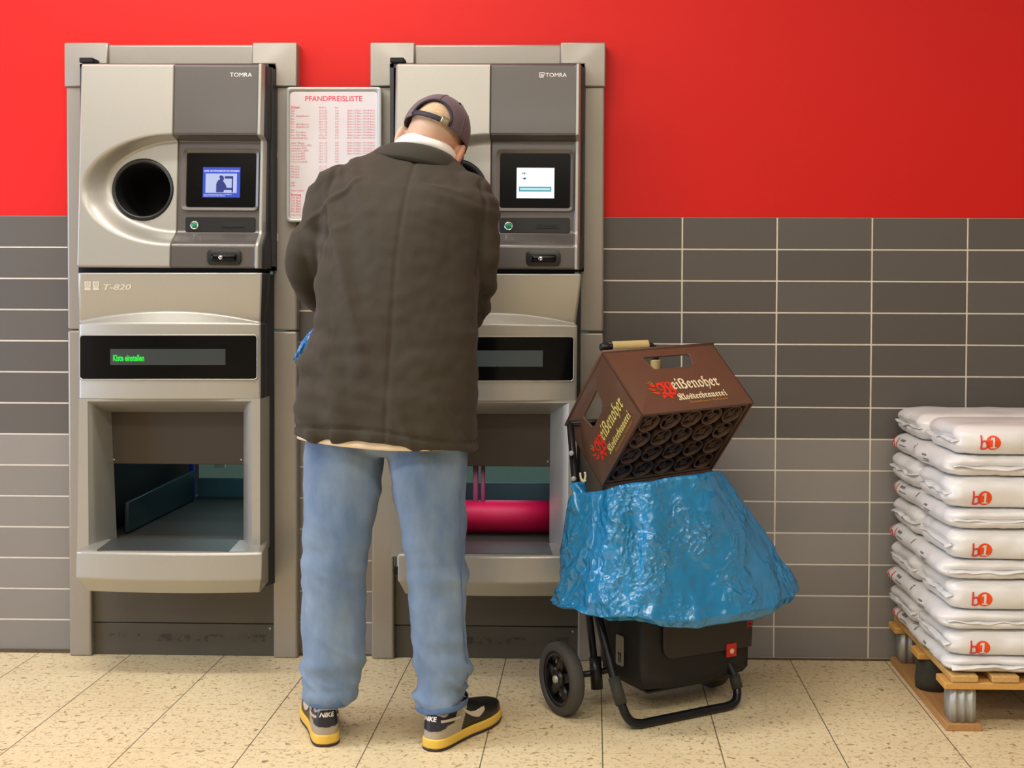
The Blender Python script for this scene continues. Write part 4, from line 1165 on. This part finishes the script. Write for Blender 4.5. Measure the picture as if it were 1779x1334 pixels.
RS, RE, RF = at(812, 352, -.585), at(834, 462, -.60), at(812, 552, -.40)

# ---- body: one continuous skin surface
b = MB()
def shrink(r, k):
    C = sum(r, Vector())/len(r); return [C+(p-C)*k for p in r]
b.loft([shrink(ring_lr(*r), .80) for r in reversed(JTAB[4:])])
b.loft([ring_lr(*r, n=32) for r in ((600, 560, 760, 560, -.70, .10), (580, 640, 770, 640, -.71, .10), (575, 720, 775, 720, -.715, .10), (590, 770, 760, 772, -.72, .09))])
hr = [(.106, .008, .008, 0), (.100, .032, .040, 0), (.085, .052, .066, 0), (.06, .068, .088, 0), (.025, .077, .099, 0), (-.02, .078, .098, 0), (-.05, .074, .090, .006), (-.08, .066, .072, .022), (-.108, .054, .052, .044), (-.128, .036, .036, .058), (-.135, .012, .012, .062)]
b.loft([[hp(rx*math.cos(2*PI*k/32), yc+ry*math.sin(2*PI*k/32), z) for k in range(32)] for z, rx, ry, yc in hr])
nb = at(744, 284, -.515)
b.tube([hp(0, -.008, .0), hp(0, -.012, -.05), hp(0, -.004, -.095), nb, at(735, 330, -.56)], [.055, .062, .056, .050, .045], 24)
for s in (-1, 1):   # ears
    R3 = HR.to_3x3() @ Matrix.Rotation(s*.5, 3, 'Z') @ Matrix.Rotation(.2, 3, 'X')
    b.sphere(hp(s*.090, -.004, -.046), .043, 14, 10, (.30, .58, 1.0), R3)
    b.sphere(hp(s*.081, .0, -.074), .014, 10, 8, (.6, .8, 1.0), R3)
b.loft([[hp(x, y, z) for x, y, z in ((-.008, .095, -.028), (.008, .095, -.028), (.004, .106, -.03), (-.004, .106, -.03))], [hp(x, y, z) for x, y, z in ((-.016, .085, -.072), (.016, .085, -.072), (.008, .122, -.068), (-.008, .122, -.068))]])
b.sphere(hp(0, .098, -.110), .022, 12, 8, (1, .6, .7), HR.to_3x3())
def hand(wrist, d, nrm, side, curl=1.0):
    """palm and five separate fingers; d points along the palm, nrm out of its back"""
    d = d.normalized(); nrm = (nrm-d*nrm.dot(d)).normalized(); w = d.cross(nrm)*side
    pal = []
    for t, hw, th in ((-.01, .026, .02), (.02, .034, .016), (.05, .040, .015), (.085, .041, .013), (.095, .038, .010)):
        c = wrist+d*t
        pal.append([c+w*hw*math.cos(2*PI*k/16)+nrm*th*math.sin(2*PI*k/16) for k in range(16)])
    b.loft(pal)
    for i, (o, L, r) in enumerate(((.030, .074, .0088), (.0105, .084, .0092), (-.009, .078, .0088), (-.028, .062, .008))):
        p = wrist+d*.085+w*o; ang = .25; pts = [p-d*.015, p]
        for k, sgl in enumerate((.42, .32, .26)):
            ang += curl*(.55, .75, .55)[k]*(1+.06*i); dd = d*math.cos(ang)-nrm*math.sin(ang); p = p+dd*L*sgl; pts.append(p)
        b.tube(pts, [r*1.05, r*1.05, r, r*.93, r*.75], 10)
    p = wrist+d*.025+w*.030; dd = (d*.55+w*.75-nrm*.35).normalized(); p2 = p+dd*.036; p3 = p2+(d*.9+w*.1-nrm*.5).normalized()*.03; p4 = p3+(d*.9-w*.25-nrm*.5).normalized()*.024
    b.tube([p-dd*.012, p, p2, p3, p4], [.013, .013, .0115, .0105, .008], 10)
b.tube(catmull([at(650, 345, -.58), LS, LE, LF, LF+(LF-LE).normalized()*.06], 6), [.042]*7+[.036]*6+[.034]*6+[.032]*3+[.03]*3, 18)
b.tube(catmull([at(770, 350, -.58), RS, RE, RF, RF+(RF-RE).normalized()*.06], 6), [.042]*7+[.036]*6+[.034]*6+[.032]*3+[.03]*3, 18)
ld = (LF-LE).normalized(); rd = (RF-RE).normalized()
hand(LF+ld*.065, (ld+Vector((0, .3, 0))).normalized(), Vector((-.2, 0, 1)), 1, 1.1)
hand(RF+rd*.065, (rd+Vector((-.1, .6, .1))).normalized(), Vector((.2, 0, 1)), -1, .8)
LEGS = {
 'l': [(530, 700, 672, 700, -.715, .12), (534, 780, 668, 780, -.72, .116), (532, 850, 665, 850, -.725, .106), (530, 890, 657, 890, -.73, .100), (527, 950, 641, 950, -.74, .092), (526, 1000, 636, 1000, -.745, .088), (525, 1050, 635, 1050, -.75, .087), (526, 1100, 635, 1100, -.757, .086), (529, 1150, 630, 1150, -.763, .084), (532, 1182, 624, 1182, -.768, .080), (534, 1198, 621, 1198, -.772, .082), (537, 1211, 613, 1214, -.775, .080)],
 'r': [(668, 700, 816, 700, -.715, .12), (676, 790, 809, 790, -.72, .116), (682, 850, 808, 850, -.725, .106), (694, 900, 808, 900, -.73, .098), (703, 950, 808, 950, -.74, .092), (709, 1000, 809, 1000, -.75, .088), (711, 1060, 812, 1060, -.76, .086), (718, 1120, 815, 1120, -.766, .084), (725, 1165, 820, 1165, -.77, .082), (729, 1195, 816, 1195, -.772, .081), (726, 1210, 812, 1207, -.775, .083), (726, 1225, 809, 1219, -.778, .083)]}
for k_ in 'lr':
    b.loft([shrink(ring_lr(*r, n=32), .74) for r in LEGS[k_]])
FEET = {'l': (Vector((-.703, -.846, 0)), 19), 'r': (Vector((-.430, -.868, 0)), -29)}
def shoe_m(k_): return Matrix.Translation(FEET[k_][0]) @ Matrix.Rotation(math.radians(FEET[k_][1]), 4, 'Z')
for k_ in 'lr':
    S_ = shoe_m(k_)
    b.tube([S_ @ Vector(p) for p in ((0, .09, .16), (0, .075, .085), (0, .09, .06), (0, .17, .05), (0, .25, .045))], [.030, .030, .030, .03, .022], 16)
    r0 = shrink(ring_lr(*LEGS[k_][-1], n=32), .70); top = S_ @ Vector((0, .09, .14))
    C = sum(r0, Vector())/32
    b.tube([C+Vector((0, .01, .10)), C+Vector((0, .01, 0)), top], [.036, .034, .034], 16)
body = from_mesh('body', remesh(b, .0048, 5), M['skin']); keep_world(body, man)
# eyes, mouth (on the side turned away)
def hobj(mb, name, m, **kw): return keep_world(mb.build(name, m, None, **kw), man)
for s in (-1, 1):
    m = MB(); m.sphere(hp(s*.031, .085, -.034), .0125, 16, 12); hobj(m, 'eye', M['white'], smooth=True)
m = MB(); m.tube([hp(-.024, .094, -.094), hp(-.01, .102, -.092), hp(.01, .102, -.092), hp(.024, .094, -.094)], [.003, .005, .005, .003], 8); hobj(m, 'mouth', mat('lips', (176, 92, 84), .5), smooth=True)
# cropped hair on the back of the head
m = MB()
def hairp(u, v):
    a = PI*1.5+(u-.5)*2*1.25; z = lerp(.07, -.004, v)
    rx, ry, yc = interp([(-r[0],)+r[1:] for r in hr], -z)
    k = 1.03-.028*sstep((v-.78)/.22)-.03*sstep((abs(u-.5)-.42)/.08)
    return hp(rx*k*math.cos(a), yc+ry*k*math.sin(a), z)
m.grid(hairp, 60, 40); hobj(m, 'hair', M['hair'], smooth=True)

# ---- jacket
j = MB()
rj = [ring_lr(*r, n=64) for r in JTAB]
fine = []
for i in range(len(rj)-1):
    for t in (0, .5): fine.append([rj[i][k].lerp(rj[i+1][k], t) for k in range(64)])
fine.append(rj[-1])
HEM = [(500, 767), (532, 765), (609, 764), (667, 769), (737, 784), (832, 797), (860, 799)]
lin_hem = lambda px: lerp(772, 784, (px-512)/320.)
def px_of(p): 
    d = p-Vector((0, -DIST, EYE)); z = d.dot(CF); return CX+F*d.dot(CR)/z
for ri, wgt in ((0, 1), (1, .7), (2, .4), (3, .2)):
    for p in fine[ri]:
        px = px_of(Vector((p.x, -.735, p.z)))
        p.z += (at(px, interp(HEM, px)[0], -.90).z-at(px, lin_hem(px), -.735).z)*wgt
j.loft(fine)
def sleeve(pts, rads):
    c = catmull(pts, 8); n = len(c)-1
    rr_ = [lerp(rads[min(int(i/8), len(rads)-2)], rads[min(int(i/8), len(rads)-2)+1], (i/8.) % 1 if i < n else 1) for i in range(n+1)]
    j.tube(c, rr_, 28)
sleeve([at(655, 345, -.58), LS, at(560, 400, -.605), LE, at(566, 502, -.50), LF], [.085, .083, .068, .055, .056, .047])
sleeve([at(765, 352, -.58), RS, at(829, 405, -.60), RE, at(826, 505, -.51), RF], [.085, .084, .066, .054, .053, .046])
jm = remesh(j, .0058, 10, .5)
jm.update()
def seamx(tab, z):   # x of a seam at height z, from photograph points
    return interp(tab, z)[0]
def stab(pts, Y): return sorted([(at(px, py, Y(py)).z, at(px, py, Y(py)).x) for px, py in pts])
Yb = lambda py: lerp(-.64, -.89, (py-270)/500.)
CS = stab([(720, 270), (712, 330), (702, 400), (694, 459), (687, 548), (672, 725), (668, 790)], Yb)
LA = stab([(592, 285), (580, 330), (572, 390), (560, 450), (552, 500)], lambda py: Yb(py)+.05)
RA = stab([(838, 315), (845, 350), (842, 400), (834, 455), (830, 500)], lambda py: Yb(py)+.05)
zs1, zs2 = at(700, 340, -.73).z, at(700, 480, -.8).z
nrm = [v.normal.copy() for v in jm.vertices]
N3 = noise.noise
def ridge(q, w=.22):
    return max(0., 1-abs(N3(q))/w)
zhemtab = sorted([(px, at(px, py, -.88).z) for px, py in HEM])
for v, n in zip(jm.vertices, nrm):
    p = v.co; back = max(0., -n.y)
    px = px_of(p)
    d = N3(Vector((p.x*4, p.y*4, p.z*3.2)))*.010
    # stretched folds across the shoulder blades on the right of the seam
    up = math.exp(-((p.z-at(760, 330, -.72).z)/.085)**2)*sstep((p.x+.50)/.08)
    d += up*.010*N3(Vector((p.x*3.5+2, 1.3, p.z*30+p.x*9)))
    d += .006*math.exp(-((p.z-at(760, 295, -.7).z)/.05)**2)*N3(Vector((p.x*4, 4.2, p.z*26+p.x*6)))
    # long soft folds falling from the left arm
    lf = sstep((-.58-p.x)/.10)
    d += lf*.013*N3(Vector((p.x*17+p.z*4.0, 7.7, p.z*1.6)))
    d += up*.0060*ridge(Vector((p.x*2.6+5, 3.7, p.z*15+p.x*4.5)))
    d += lf*.0075*ridge(Vector((p.x*9+p.z*2.6, 1.7, p.z*1.1+4)), .3)
    up2 = math.exp(-((p.z-1.50)/.10)**2)*sstep((-.62-p.x)/.07)
    d += up2*.007*ridge(Vector((p.x*8-p.z*10, 5.7, p.z*2.0)), .25)
    rt = sstep((1.10-p.z)/.2)*sstep((p.x+.58)/.1)
    d += rt*.0055*ridge(Vector((p.x*7+p.z*3.2, 8.7, p.z*1.3)), .25)
    # gentle vertical drapes below the waist and cross creases at the waist
    lo_ = sstep((1.12-p.z)/.25)
    d += lo_*.008*N3(Vector((p.x*11-p.z*3.5, 2.2, p.z*1.2)))
    d += math.exp(-((p.z-1.04)/.09)**2)*.005*N3(Vector((p.x*6, 9.1, p.z*24)))
    d += math.exp(-((p.z-.93)/.07)**2)*.004*N3(Vector((p.x*5, 3.1, p.z*30+p.x*8)))
    # sleeves: creases round the elbows
    if px < 575 or px > 838:
        d += .009*N3(Vector((p.x*9+p.z*12, p.y*9, p.z*15)))*sstep((1.47-p.z)/.12)
    d += .0018*N3(p*30)
    if back > .15:
        g = abs(p.x-seamx(CS, p.z)); d -= .0026*math.exp(-(g/.0048)**2)
        if p.z > zs2:
            for T_ in (LA, RA):
                g = abs(p.x-seamx(T_, p.z)); d -= .0050*math.exp(-(g/.0060)**2)
    zh = interp(zhemtab, px)[0]
    if abs(p.z-zh) < .09 and abs(n.z) < .7:
        d -= .0035*math.exp(-((p.z-zh-.031)/.0045)**2)
        d += .003*N3(Vector((p.x*38, 1.5, 3)))*sstep((.05-(p.z-zh))/.03)
    v.co = p+n*d*1.35
jk = from_mesh('jacket', jm, M['jacket']); keep_world(jk, man)
def band(rings, name, m, parent, thick=.004, smooth=True):
    mb = MB(); mb.loft(rings, False, False); o = keep_world(mb.build(name, m, None, smooth=True, ang=80), man)
    if thick: s = o.modifiers.new('s', 'SOLIDIFY'); s.thickness = thick; s.offset = 0
    return o
def ends_ring(pl, pr, pb, Y, hd, n=64):
    """ring whose left, right and back points show at the given pixels"""
    A, B = at(*pl, Y), at(*pr, Y); C = (A+B)/2; U = (B-A)/2; bk = at(pb[0], pb[1], Y-hd); V = C-bk
    return [C+U*math.cos(2*PI*k/n)+V*math.sin(2*PI*k/n) for k in range(n)]
rc = [ends_ring((640, 272), (800, 304), (722, 281), -.545, .085), ends_ring((643, 268), (799, 299), (724, 274), -.543, .091), ends_ring((654, 262), (794, 290), (728, 257), -.535, .084), ends_ring((662, 260), (791, 284), (730, 251), -.53, .078), ends_ring((668, 262), (788, 286), (730, 254), -.528, .070)]
band(rc, 'jacket_collar', M['jacketcollar'], jk, .004)
band([ends_ring((672, 268), (790, 290), (735, 256), -.53, .068), ends_ring((686, 250), (793, 277), (742, 240), -.525, .070), ends_ring((693, 245), (792, 272), (744, 236), -.522, .066), ends_ring((698, 248), (788, 276), (744, 240), -.52, .060)], 'shirt_collar', M['shirt'], man, .003)
# shirt tail under the hem
def tail(off, dz):
    r = ring_lr(520, 760, 820, 760, -.735, .146+off, 64)
    T_ = [(500, 769), (530, 770), (600, 777), (669, 783), (737, 785), (840, 786)]
    for p in r:
        px = px_of(Vector((p.x, -.86, p.z))); p.z = at(px, interp(T_, px)[0], -.885).z+dz
    return r
band([tail(-.045, .10), tail(-.012, .05), tail(.002, .012), tail(.0, 0)], 'shirt_tail', M['shirtcream'], man, .003)

# ---- jeans
q = MB()
for k_ in 'lr':
    R_ = [ring_lr(*r, n=44, ex=2.2) for r in LEGS[k_]]
    q.loft(R_)
q.loft([ring_lr(*r, n=48, ex=2.3) for r in ((536, 640, 816, 640, -.715, .125), (531, 700, 816, 700, -.715, .128), (533, 745, 812, 750, -.718, .122), (545, 772, 800, 776, -.72, .10), (600, 786, 740, 788, -.72, .07))])
qm = remesh(q, .0058, 8, .5); qm.update()
nrm = [v.normal.copy() for v in qm.vertices]
for v, n in zip(qm.vertices, nrm):
    p = v.co
    d = .008*N3(Vector((p.x*9, p.y*6, p.z*3)))
    ank = sstep((.36-p.z)/.22); kn = math.exp(-((p.z-.47)/.10)**2); th = sstep((p.z-.55)/.2)
    d += ank*.011*N3(Vector((p.x*7+p.z*6, p.y*7, p.z*26)))
    d += kn*.006*N3(Vector((p.x*6-p.z*5, p.y*5, p.z*24+2)))
    d += th*.008*N3(Vector((p.x*14+p.z*7, p.y*8, p.z*4)))
    d += .004*N3(Vector((p.x*18+p.z*9, p.y*14, p.z*14)))
    d += (ank*.0065+kn*.0045)*ridge(Vector((p.x*6+p.z*5+3, p.y*5, p.z*13+p.x*8)))
    d += th*.0045*ridge(Vector((p.x*7+p.z*5, p.y*4+2, p.z*3)), .25)
    if p.z < .15: d += .004*N3(Vector((p.x*30, p.y*30, 1)))*sstep((.15-p.z)/.03)
    v.co = p+n*d*1.3
jn = from_mesh('jeans', qm, M['jeans']); keep_world(jn, man)
for k_ in 'lr':
    a, c_ = LEGS[k_][-2], LEGS[k_][-1]
    def hemring(t, g):
        r1, r2 = ring_lr(*a, n=44, ex=2.2), ring_lr(*c_, n=44, ex=2.2)
        r = [x.lerp(y, t) for x, y in zip(r1, r2)]; C = sum(r, Vector())/44
        return [C+(p-C)*(1+g)+Vector((0, 0, .004*N3(Vector((p.x*30, p.y*30, 2))))) for p in r]
    band([hemring(.35, .02), hemring(.4, .05), hemring(.95, .065), hemring(1.03, .055)], 'trouser_hem', M['jeanhem'], man, .003)
# outseam of the right leg
pts = []
for r in LEGS['r'][2:-1]:
    p = at(r[2]-3, r[3], r[4]-r[5]*.45); pts.append(p+Vector((-.006, -.010, 0)))
m = MB(); m.tube(catmull(pts, 6), .0014, 6); hobj(m, 'side_seam', M['thread'], smooth=True)

# ---- trainers
L_ = .325
WT = [(0, .0), (.008, .014), (.02, .0215), (.04, .0275), (.08, .0325), (.15, .035), (.30, .034), (.45, .036), (.60, .0435), (.72, .0465), (.84, .042), (.92, .032), (.97, .020), (.992, .010), (1, .0)]
HT = [(0, .072), (.04, .074), (.10, .070), (.2, .076), (.30, .092), (.38, .090), (.5, .070), (.65, .052), (.8, .042), (.92, .034), (1, .022)]
def wid(t): return interp(WT, t)[0]
def surf(t, side, z, off=0):
    w, H = wid(t), interp(HT, t)[0]
    k = max(0., min(1., (z-.030)/H))
    g = (1-k**3.4)**(1/3.4)
    lean = .006*k*(1-sstep(t/.12))
    return Vector((side*w*max(g, 0)*.97, t*L_*.97+.005+lean, z))
_S = [(0., 0.)]
for i in range(1, 401):
    t = (i/400.)**2; t0 = ((i-1)/400.)**2
    _S.append((_S[-1][0]+math.hypot(wid(t)-wid(t0), (t-t0)*L_), t))
def t_of(s): return interp(_S, abs(s))[0]
def skin_pt(s, z, off):
    t = t_of(s); side = 1 if s >= 0 else -1
    p = surf(t, side, z); e = .004
    p2 = surf(t_of(abs(s)+e), side, z); tg = (p2-p)
    nn = Vector((tg.y*side, -abs(tg.x) if t < .5 else 0, 0)) if t < .5 else Vector((side, 0, 0))
    if abs(s) < .002: nn = Vector((0, -1, 0))
    nn.normalize(); return p+nn*off
def shoe(k_):
    S_ = shoe_m(k_)
    root = None
    # sole
    ts = [(i/60.)**1.0 for i in range(61)]
    def outline(grow, z, spring=0):
        tt = [0.5-.5*math.cos(PI*i/30) for i in range(31)]
        right = [Vector((wid(t)+grow*(1 if 0 < t < 1 else 0), t*L_+(-grow if t == 0 else grow if t == 1 else 0), z+spring*sstep((t-.7)/.3))) for t in tt]
        left = [Vector((-p.x, p.y, p.z)) for p in right[-2:0:-1]]
        return [S_ @ p for p in right+left]
    m = MB(); m.loft([outline(.000, 0, .008), outline(.003, .003, .008), outline(.003, .0075, .008)]); sole = hobj(m, 'outsole', M['soledark'], smooth=True, ang=40)
    m = MB(); m.loft([outline(.0015, .0075, .008), outline(.0035, .012, .006), outline(.0025, .025, .003), outline(.0030, .028, .003), outline(.001, .032, .002)]); mid = hobj(m, 'midsole', M['soleyellow'], smooth=True, ang=50)
    # upper
    m = MB(); rings = []
    for i in range(49):
        t = .5-.5*math.cos(PI*(i+.4)/49.); ring = []
        H = interp(HT, t)[0]
        for k in range(33):
            a = PI*k/32; c, s = math.cos(a), math.sin(a)
            x = math.copysign(abs(c)**(2/3.4), c)*wid(t)*.97; z = .030+H*abs(s)**(2/3.4)
            if t < .30 and s > .2: z -= .0
            kz = (z-.03)/H
            ring.append(S_ @ Vector((x, t*L_*.97+.005+.006*kz*(1-sstep(t/.12)), z)))
        rings.append(ring)
    m.loft(rings, True, True); up = hobj(m, 'upper', M['shoeblack'], smooth=True, ang=60)
    def patch(name, mt, s0, s1, z0, z1, inside, off, ns=90, nz=36):
        m = MB(); fs0 = len(m.f)
        m.grid(lambda u, v: S_ @ skin_pt(lerp(s0, s1, u), lerp(z0, z1, v), off), ns, nz, 0, lambda u, v: inside(lerp(s0, s1, u), lerp(z0, z1, v)))
        o = hobj(m, name, mt, smooth=True); so = o.modifiers.new('s', 'SOLIDIFY'); so.thickness = .0012; so.offset = -1; return o
    A = lambda s: abs(s)
    patch('heel_counter', M['shoegrey'], -.155, .155, .031, .106, lambda s, z: z < .062+.0*s if A(s) < .05 else (z < .062+max(0, (A(s)-.085))*1.4 and not (A(s) > .12 and z < .036+(A(s)-.12)*1.9)), .0015)
    patch('heel_patch', M['shoenavy'], -.075, .075, .050, .103, lambda s, z: z > .052+.0025*(A(s)/.03)**2+max(0, A(s)-.045)*.3 and z < .0985-max(0, A(s)-.03)*.12, .0025)
    patch('pale_stripe', M['shoepale'], -.115, .115, .060, .085, lambda s, z: A(s) > .030 and abs(z-(.0785-(A(s)-.03)*.10)) < .0032+.018*max(0, (A(s)-.05)), .0036)
    patch('ankle_trim', M['shoepale'], -.10, .10, .086, .106, lambda s, z: abs(z-(.1005-.011*math.exp(-((A(s)-.05)/.022)**2))) < .0032, .0034)
    def swoosh(s, z):
        u = (A(s)-.128)/.095
        if not 0 <= u <= 1: return False
        lo = .050+.004*math.sin(u*PI)-.006*u*(1-u)*2+.028*max(0, u-.55)**1.3*0+ .0*u
        # fat hook near the toe, thin tail rising to the heel
        uu = 1-u
        zlow = .046+.040*uu**2.2+.030*max(0, u-.72)/.28*.55
        zhigh = .052+.040*uu**1.7+.020*sstep((u-.25)/.75)
        return zlow < z < zhigh
    patch('swoosh', M['shoepale'], .12, .228, .040, .098, swoosh, .0028, 80, 44); patch('swoosh', M['shoepale'], -.228, -.12, .040, .098, swoosh, .0028, 80, 44)
    sg = 0
    m = MB(); text_mb(m, 'NIKE', lambda u, v: S_ @ skin_pt(lerp(-.021, .021, u), lerp(.079, .0915, v), .0048), shear=.2, weight=.03, res=2); hobj(m, 'heel_lettering', M['logo'])
    m = MB(); m.tube([S_ @ Vector(p) for p in ((0, .10, .105), (.0, .118, .126), (0, .125, .128))], [.018, .016, .008], 12); hobj(m, 'tongue', M['shoeblack'], smooth=True)
shoe('l'); shoe('r')

# ---- cap
ca, cb, cc = .0945, .111, .118
def dome(th, el, off=0):
    c, s = math.cos(el), math.sin(el)
    c2 = c**.85 if c > 0 else 0
    x, y, z = (ca+off)*math.sin(th)*c2, (cb+off)*math.cos(th)*c2, (cc+off)*s
    z += -.004
    return Vector((x, y, z))
OPW, OPH = .057, .060
def in_open(p): return p.y < 0 and (p.x/OPW)**2+(max(0, p.z-.004)/OPH)**2 < 1
m = MB(); nu, nv = 160, 52
m.grid(lambda u, v: HM_ @ dome(u*2*PI, v*PI/2*.999), nu, nv, 0, lambda u, v: not in_open(dome(u*2*PI, v*PI/2)))
cap = hobj(m, 'cap', M['cap'], smooth=True); s = cap.modifiers.new('s', 'SOLIDIFY'); s.thickness = .003; s.offset = 1
# edging round the opening, rim band, panel seams, button, eyelets
def back_on_dome(x, z):
    el = math.asin(max(0, min(.999, (z+.004)/cc))); c2 = math.cos(el)**.85
    sx = max(-1, min(1, x/(ca*c2))); return Vector((x, -cb*c2*math.sqrt(1-sx*sx), z))
m = MB(); m.tube([HM_ @ (back_on_dome(OPW*math.cos(a), .004+OPH*math.sin(a))*1.015) for a in [PI*k/30 for k in range(31)]], .0036, 8); hobj(m, 'opening_binding', M['strap'], smooth=True)
m = MB()
for k in range(6):
    th = k*PI/3
    pts = [HM_ @ dome(th, e*PI/2/24, .0035) for e in range(25) if not in_open(dome(th, e*PI/2/24))]
    m.tube(pts, .0014, 6)
hobj(m, 'panel_seams', M['cap'], smooth=True)
m = MB(); m.sphere(HM_ @ Vector((0, 0, cc)), .008, 14, 8, (1, 1, .6), HR.to_3x3()); hobj(m, 'cap_button', M['cap'], smooth=True)
for th in (PI*.66, -PI*.66, PI/3, -PI/3):
    p = HM_ @ dome(th+.26, .95, .0035); m = MB(); m.sphere(p, .0038, 10, 6); hobj(m, 'eyelet', M['strap'], smooth=True)
def strip_back(x0, x1, zf, h, off, n=24):
    m = MB(); 
    def f(u, v):
        x = lerp(x0, x1, u); z = zf(u)+h*v
        q_ = back_on_dome(x, z); q_.y -= off; return HM_ @ q_
    m.grid(f, n, 3); return m
o = hobj(strip_back(-.062, .074, lambda u: -.001-.002*math.sin(u*PI), .0155, .003), 'cap_strap', M['strap'], smooth=True); s = o.modifiers.new('s', 'SOLIDIFY'); s.thickness = .0025
o = hobj(strip_back(.034, .056, lambda u: -.004, .021, .0075, 6), 'buckle', M['buckle'], smooth=True); s = o.modifiers.new('s', 'SOLIDIFY'); s.thickness = .003
m = MB()
def brimp(u, v):
    th = (u-.5)*2*1.12; r = 1+.0*v
    ext = .078*(math.cos(th/1.12*PI/2)**.55 if abs(th) < 1.12 else 0)*v
    x, y = (ca+.002)*math.sin(th), (cb+.002)*math.cos(th)
    return HM_ @ Vector((x*(1+.03*v), y+ext, -.003-.10*(x/ca)**2*.20*v*1.2-.012*v))
m.grid(brimp, 40, 14); o = hobj(m, 'cap_brim', M['capblue'], smooth=True); s = o.modifiers.new('s', 'SOLIDIFY'); s.thickness = .004

# ---- the carrier bag he holds in front of him
m = MB()
pth = catmull([at(513, 617, -.44), at(522, 608, -.44), at(540, 596, -.43), at(570, 585, -.42), at(600, 566, -.40), LF+ld*.14+Vector((0, .0, -.035))], 8)
n = 40; rings = []
for i, c in enumerate(pth):
    t = i/(len(pth)-1); r = lerp(.013, .042, sstep(t*3))*(1-.55*sstep((t-.6)/.4))
    ring = []
    for k in range(n):
        a = 2*PI*k/n; q_ = Vector((math.cos(a)*1.6, math.sin(a)*1.6, t*9))
        f = 1+(.5-abs(N3(q_*1.2)))*.5+N3(q_*3)*.2
        ring.append(c+Vector((.35*math.cos(a), .7*math.sin(a), math.cos(a)*.95))*r*f)
    rings.append(ring)
m.loft(rings)
cb_ = m.build('carrier_bag', M['bluebag2'] if 'bluebag2' in M else M['bluebag'], None, smooth=True, ang=60)
tag(cb_, 'small blue plastic carrier bag peeking out in front of the man by the left sleeve', 'plastic bag')

# ================================================================== CAMERA AND LIGHT
cam = bpy.data.cameras.new('camera'); co_ = bpy.data.objects.new('camera', cam); COL.objects.link(co_)
cam.sensor_fit = 'HORIZONTAL'; cam.sensor_width = 36; cam.lens = F/1779*36
cam.shift_x = (889.5-CX)/1779; cam.shift_y = (CY-667)/1779
mw = Matrix.Identity(4)
for i in range(3): mw[i][0] = CR[i]; mw[i][1] = CU[i]; mw[i][2] = -CF[i]
mw[0][3], mw[1][3], mw[2][3] = 0, -DIST, EYE
co_.matrix_world = mw; cam.clip_start = .05; cam.clip_end = 50
SC.camera = co_
def area(name, loc, size, power, col, rot=(0, 0, 0)):
    l = bpy.data.lights.new(name, 'AREA'); l.shape = 'RECTANGLE'; l.size, l.size_y = size; l.energy = power; l.color = col
    o = bpy.data.objects.new(name, l); COL.objects.link(o); o.location = loc; o.rotation_euler = rot; return o
WARM = (1, .95, .87); NEUT = (1, .975, .93)
area('machine_wall_lamp', (-1.45, -1.1, 3.2), (2.2, .25), 58, NEUT)
area('ceiling_lamp_right', (2.2, -2.0, 3.27), (1.2, .3), 8, NEUT)
area('ceiling_lamp_middle', (-.8, -3.4, 3.27), (4.6, .4), 116, WARM)
area('ceiling_lamp_rear', (0, -5.8, 3.27), (6, .5), 84, WARM)
area('shop_window_left', (-4.9, -2.2, 1.4), (2.2, 1.8), 135, (.60, .72, 1), (0, math.radians(-90), 0))
area('store_room_lamp', (-.8, 1.7, 2.6), (2.4, .4), 40, (.75, .95, 1))
area('roller_fill_lamp', (XR+.40, -.015, .585), (.34, .03), .2, (.95, .9, 1), (math.radians(25), 0, 0))  # unseen fill added behind the shutter to brighten the red roller
for X in (XL, XR): area('tunnel_fill_lamp', (X+.42, .45, .70), (.3, .3), .55, (.6, .92, 1))  # unseen fills added inside the tunnels to light the teal plates
wd = bpy.data.worlds.new('world'); SC.world = wd; wd.use_nodes = True
wd.node_tree.nodes['Background'].inputs[0].default_value = (.6, .58, .55, 1); wd.node_tree.nodes['Background'].inputs[1].default_value = .1
vs_ = SC.view_settings; SC.display_settings.display_device = 'sRGB'
vs_.view_transform = 'Standard'; vs_.look = 'None'; vs_.exposure = -.18; vs_.gamma = 1; vs_.use_curve_mapping = False
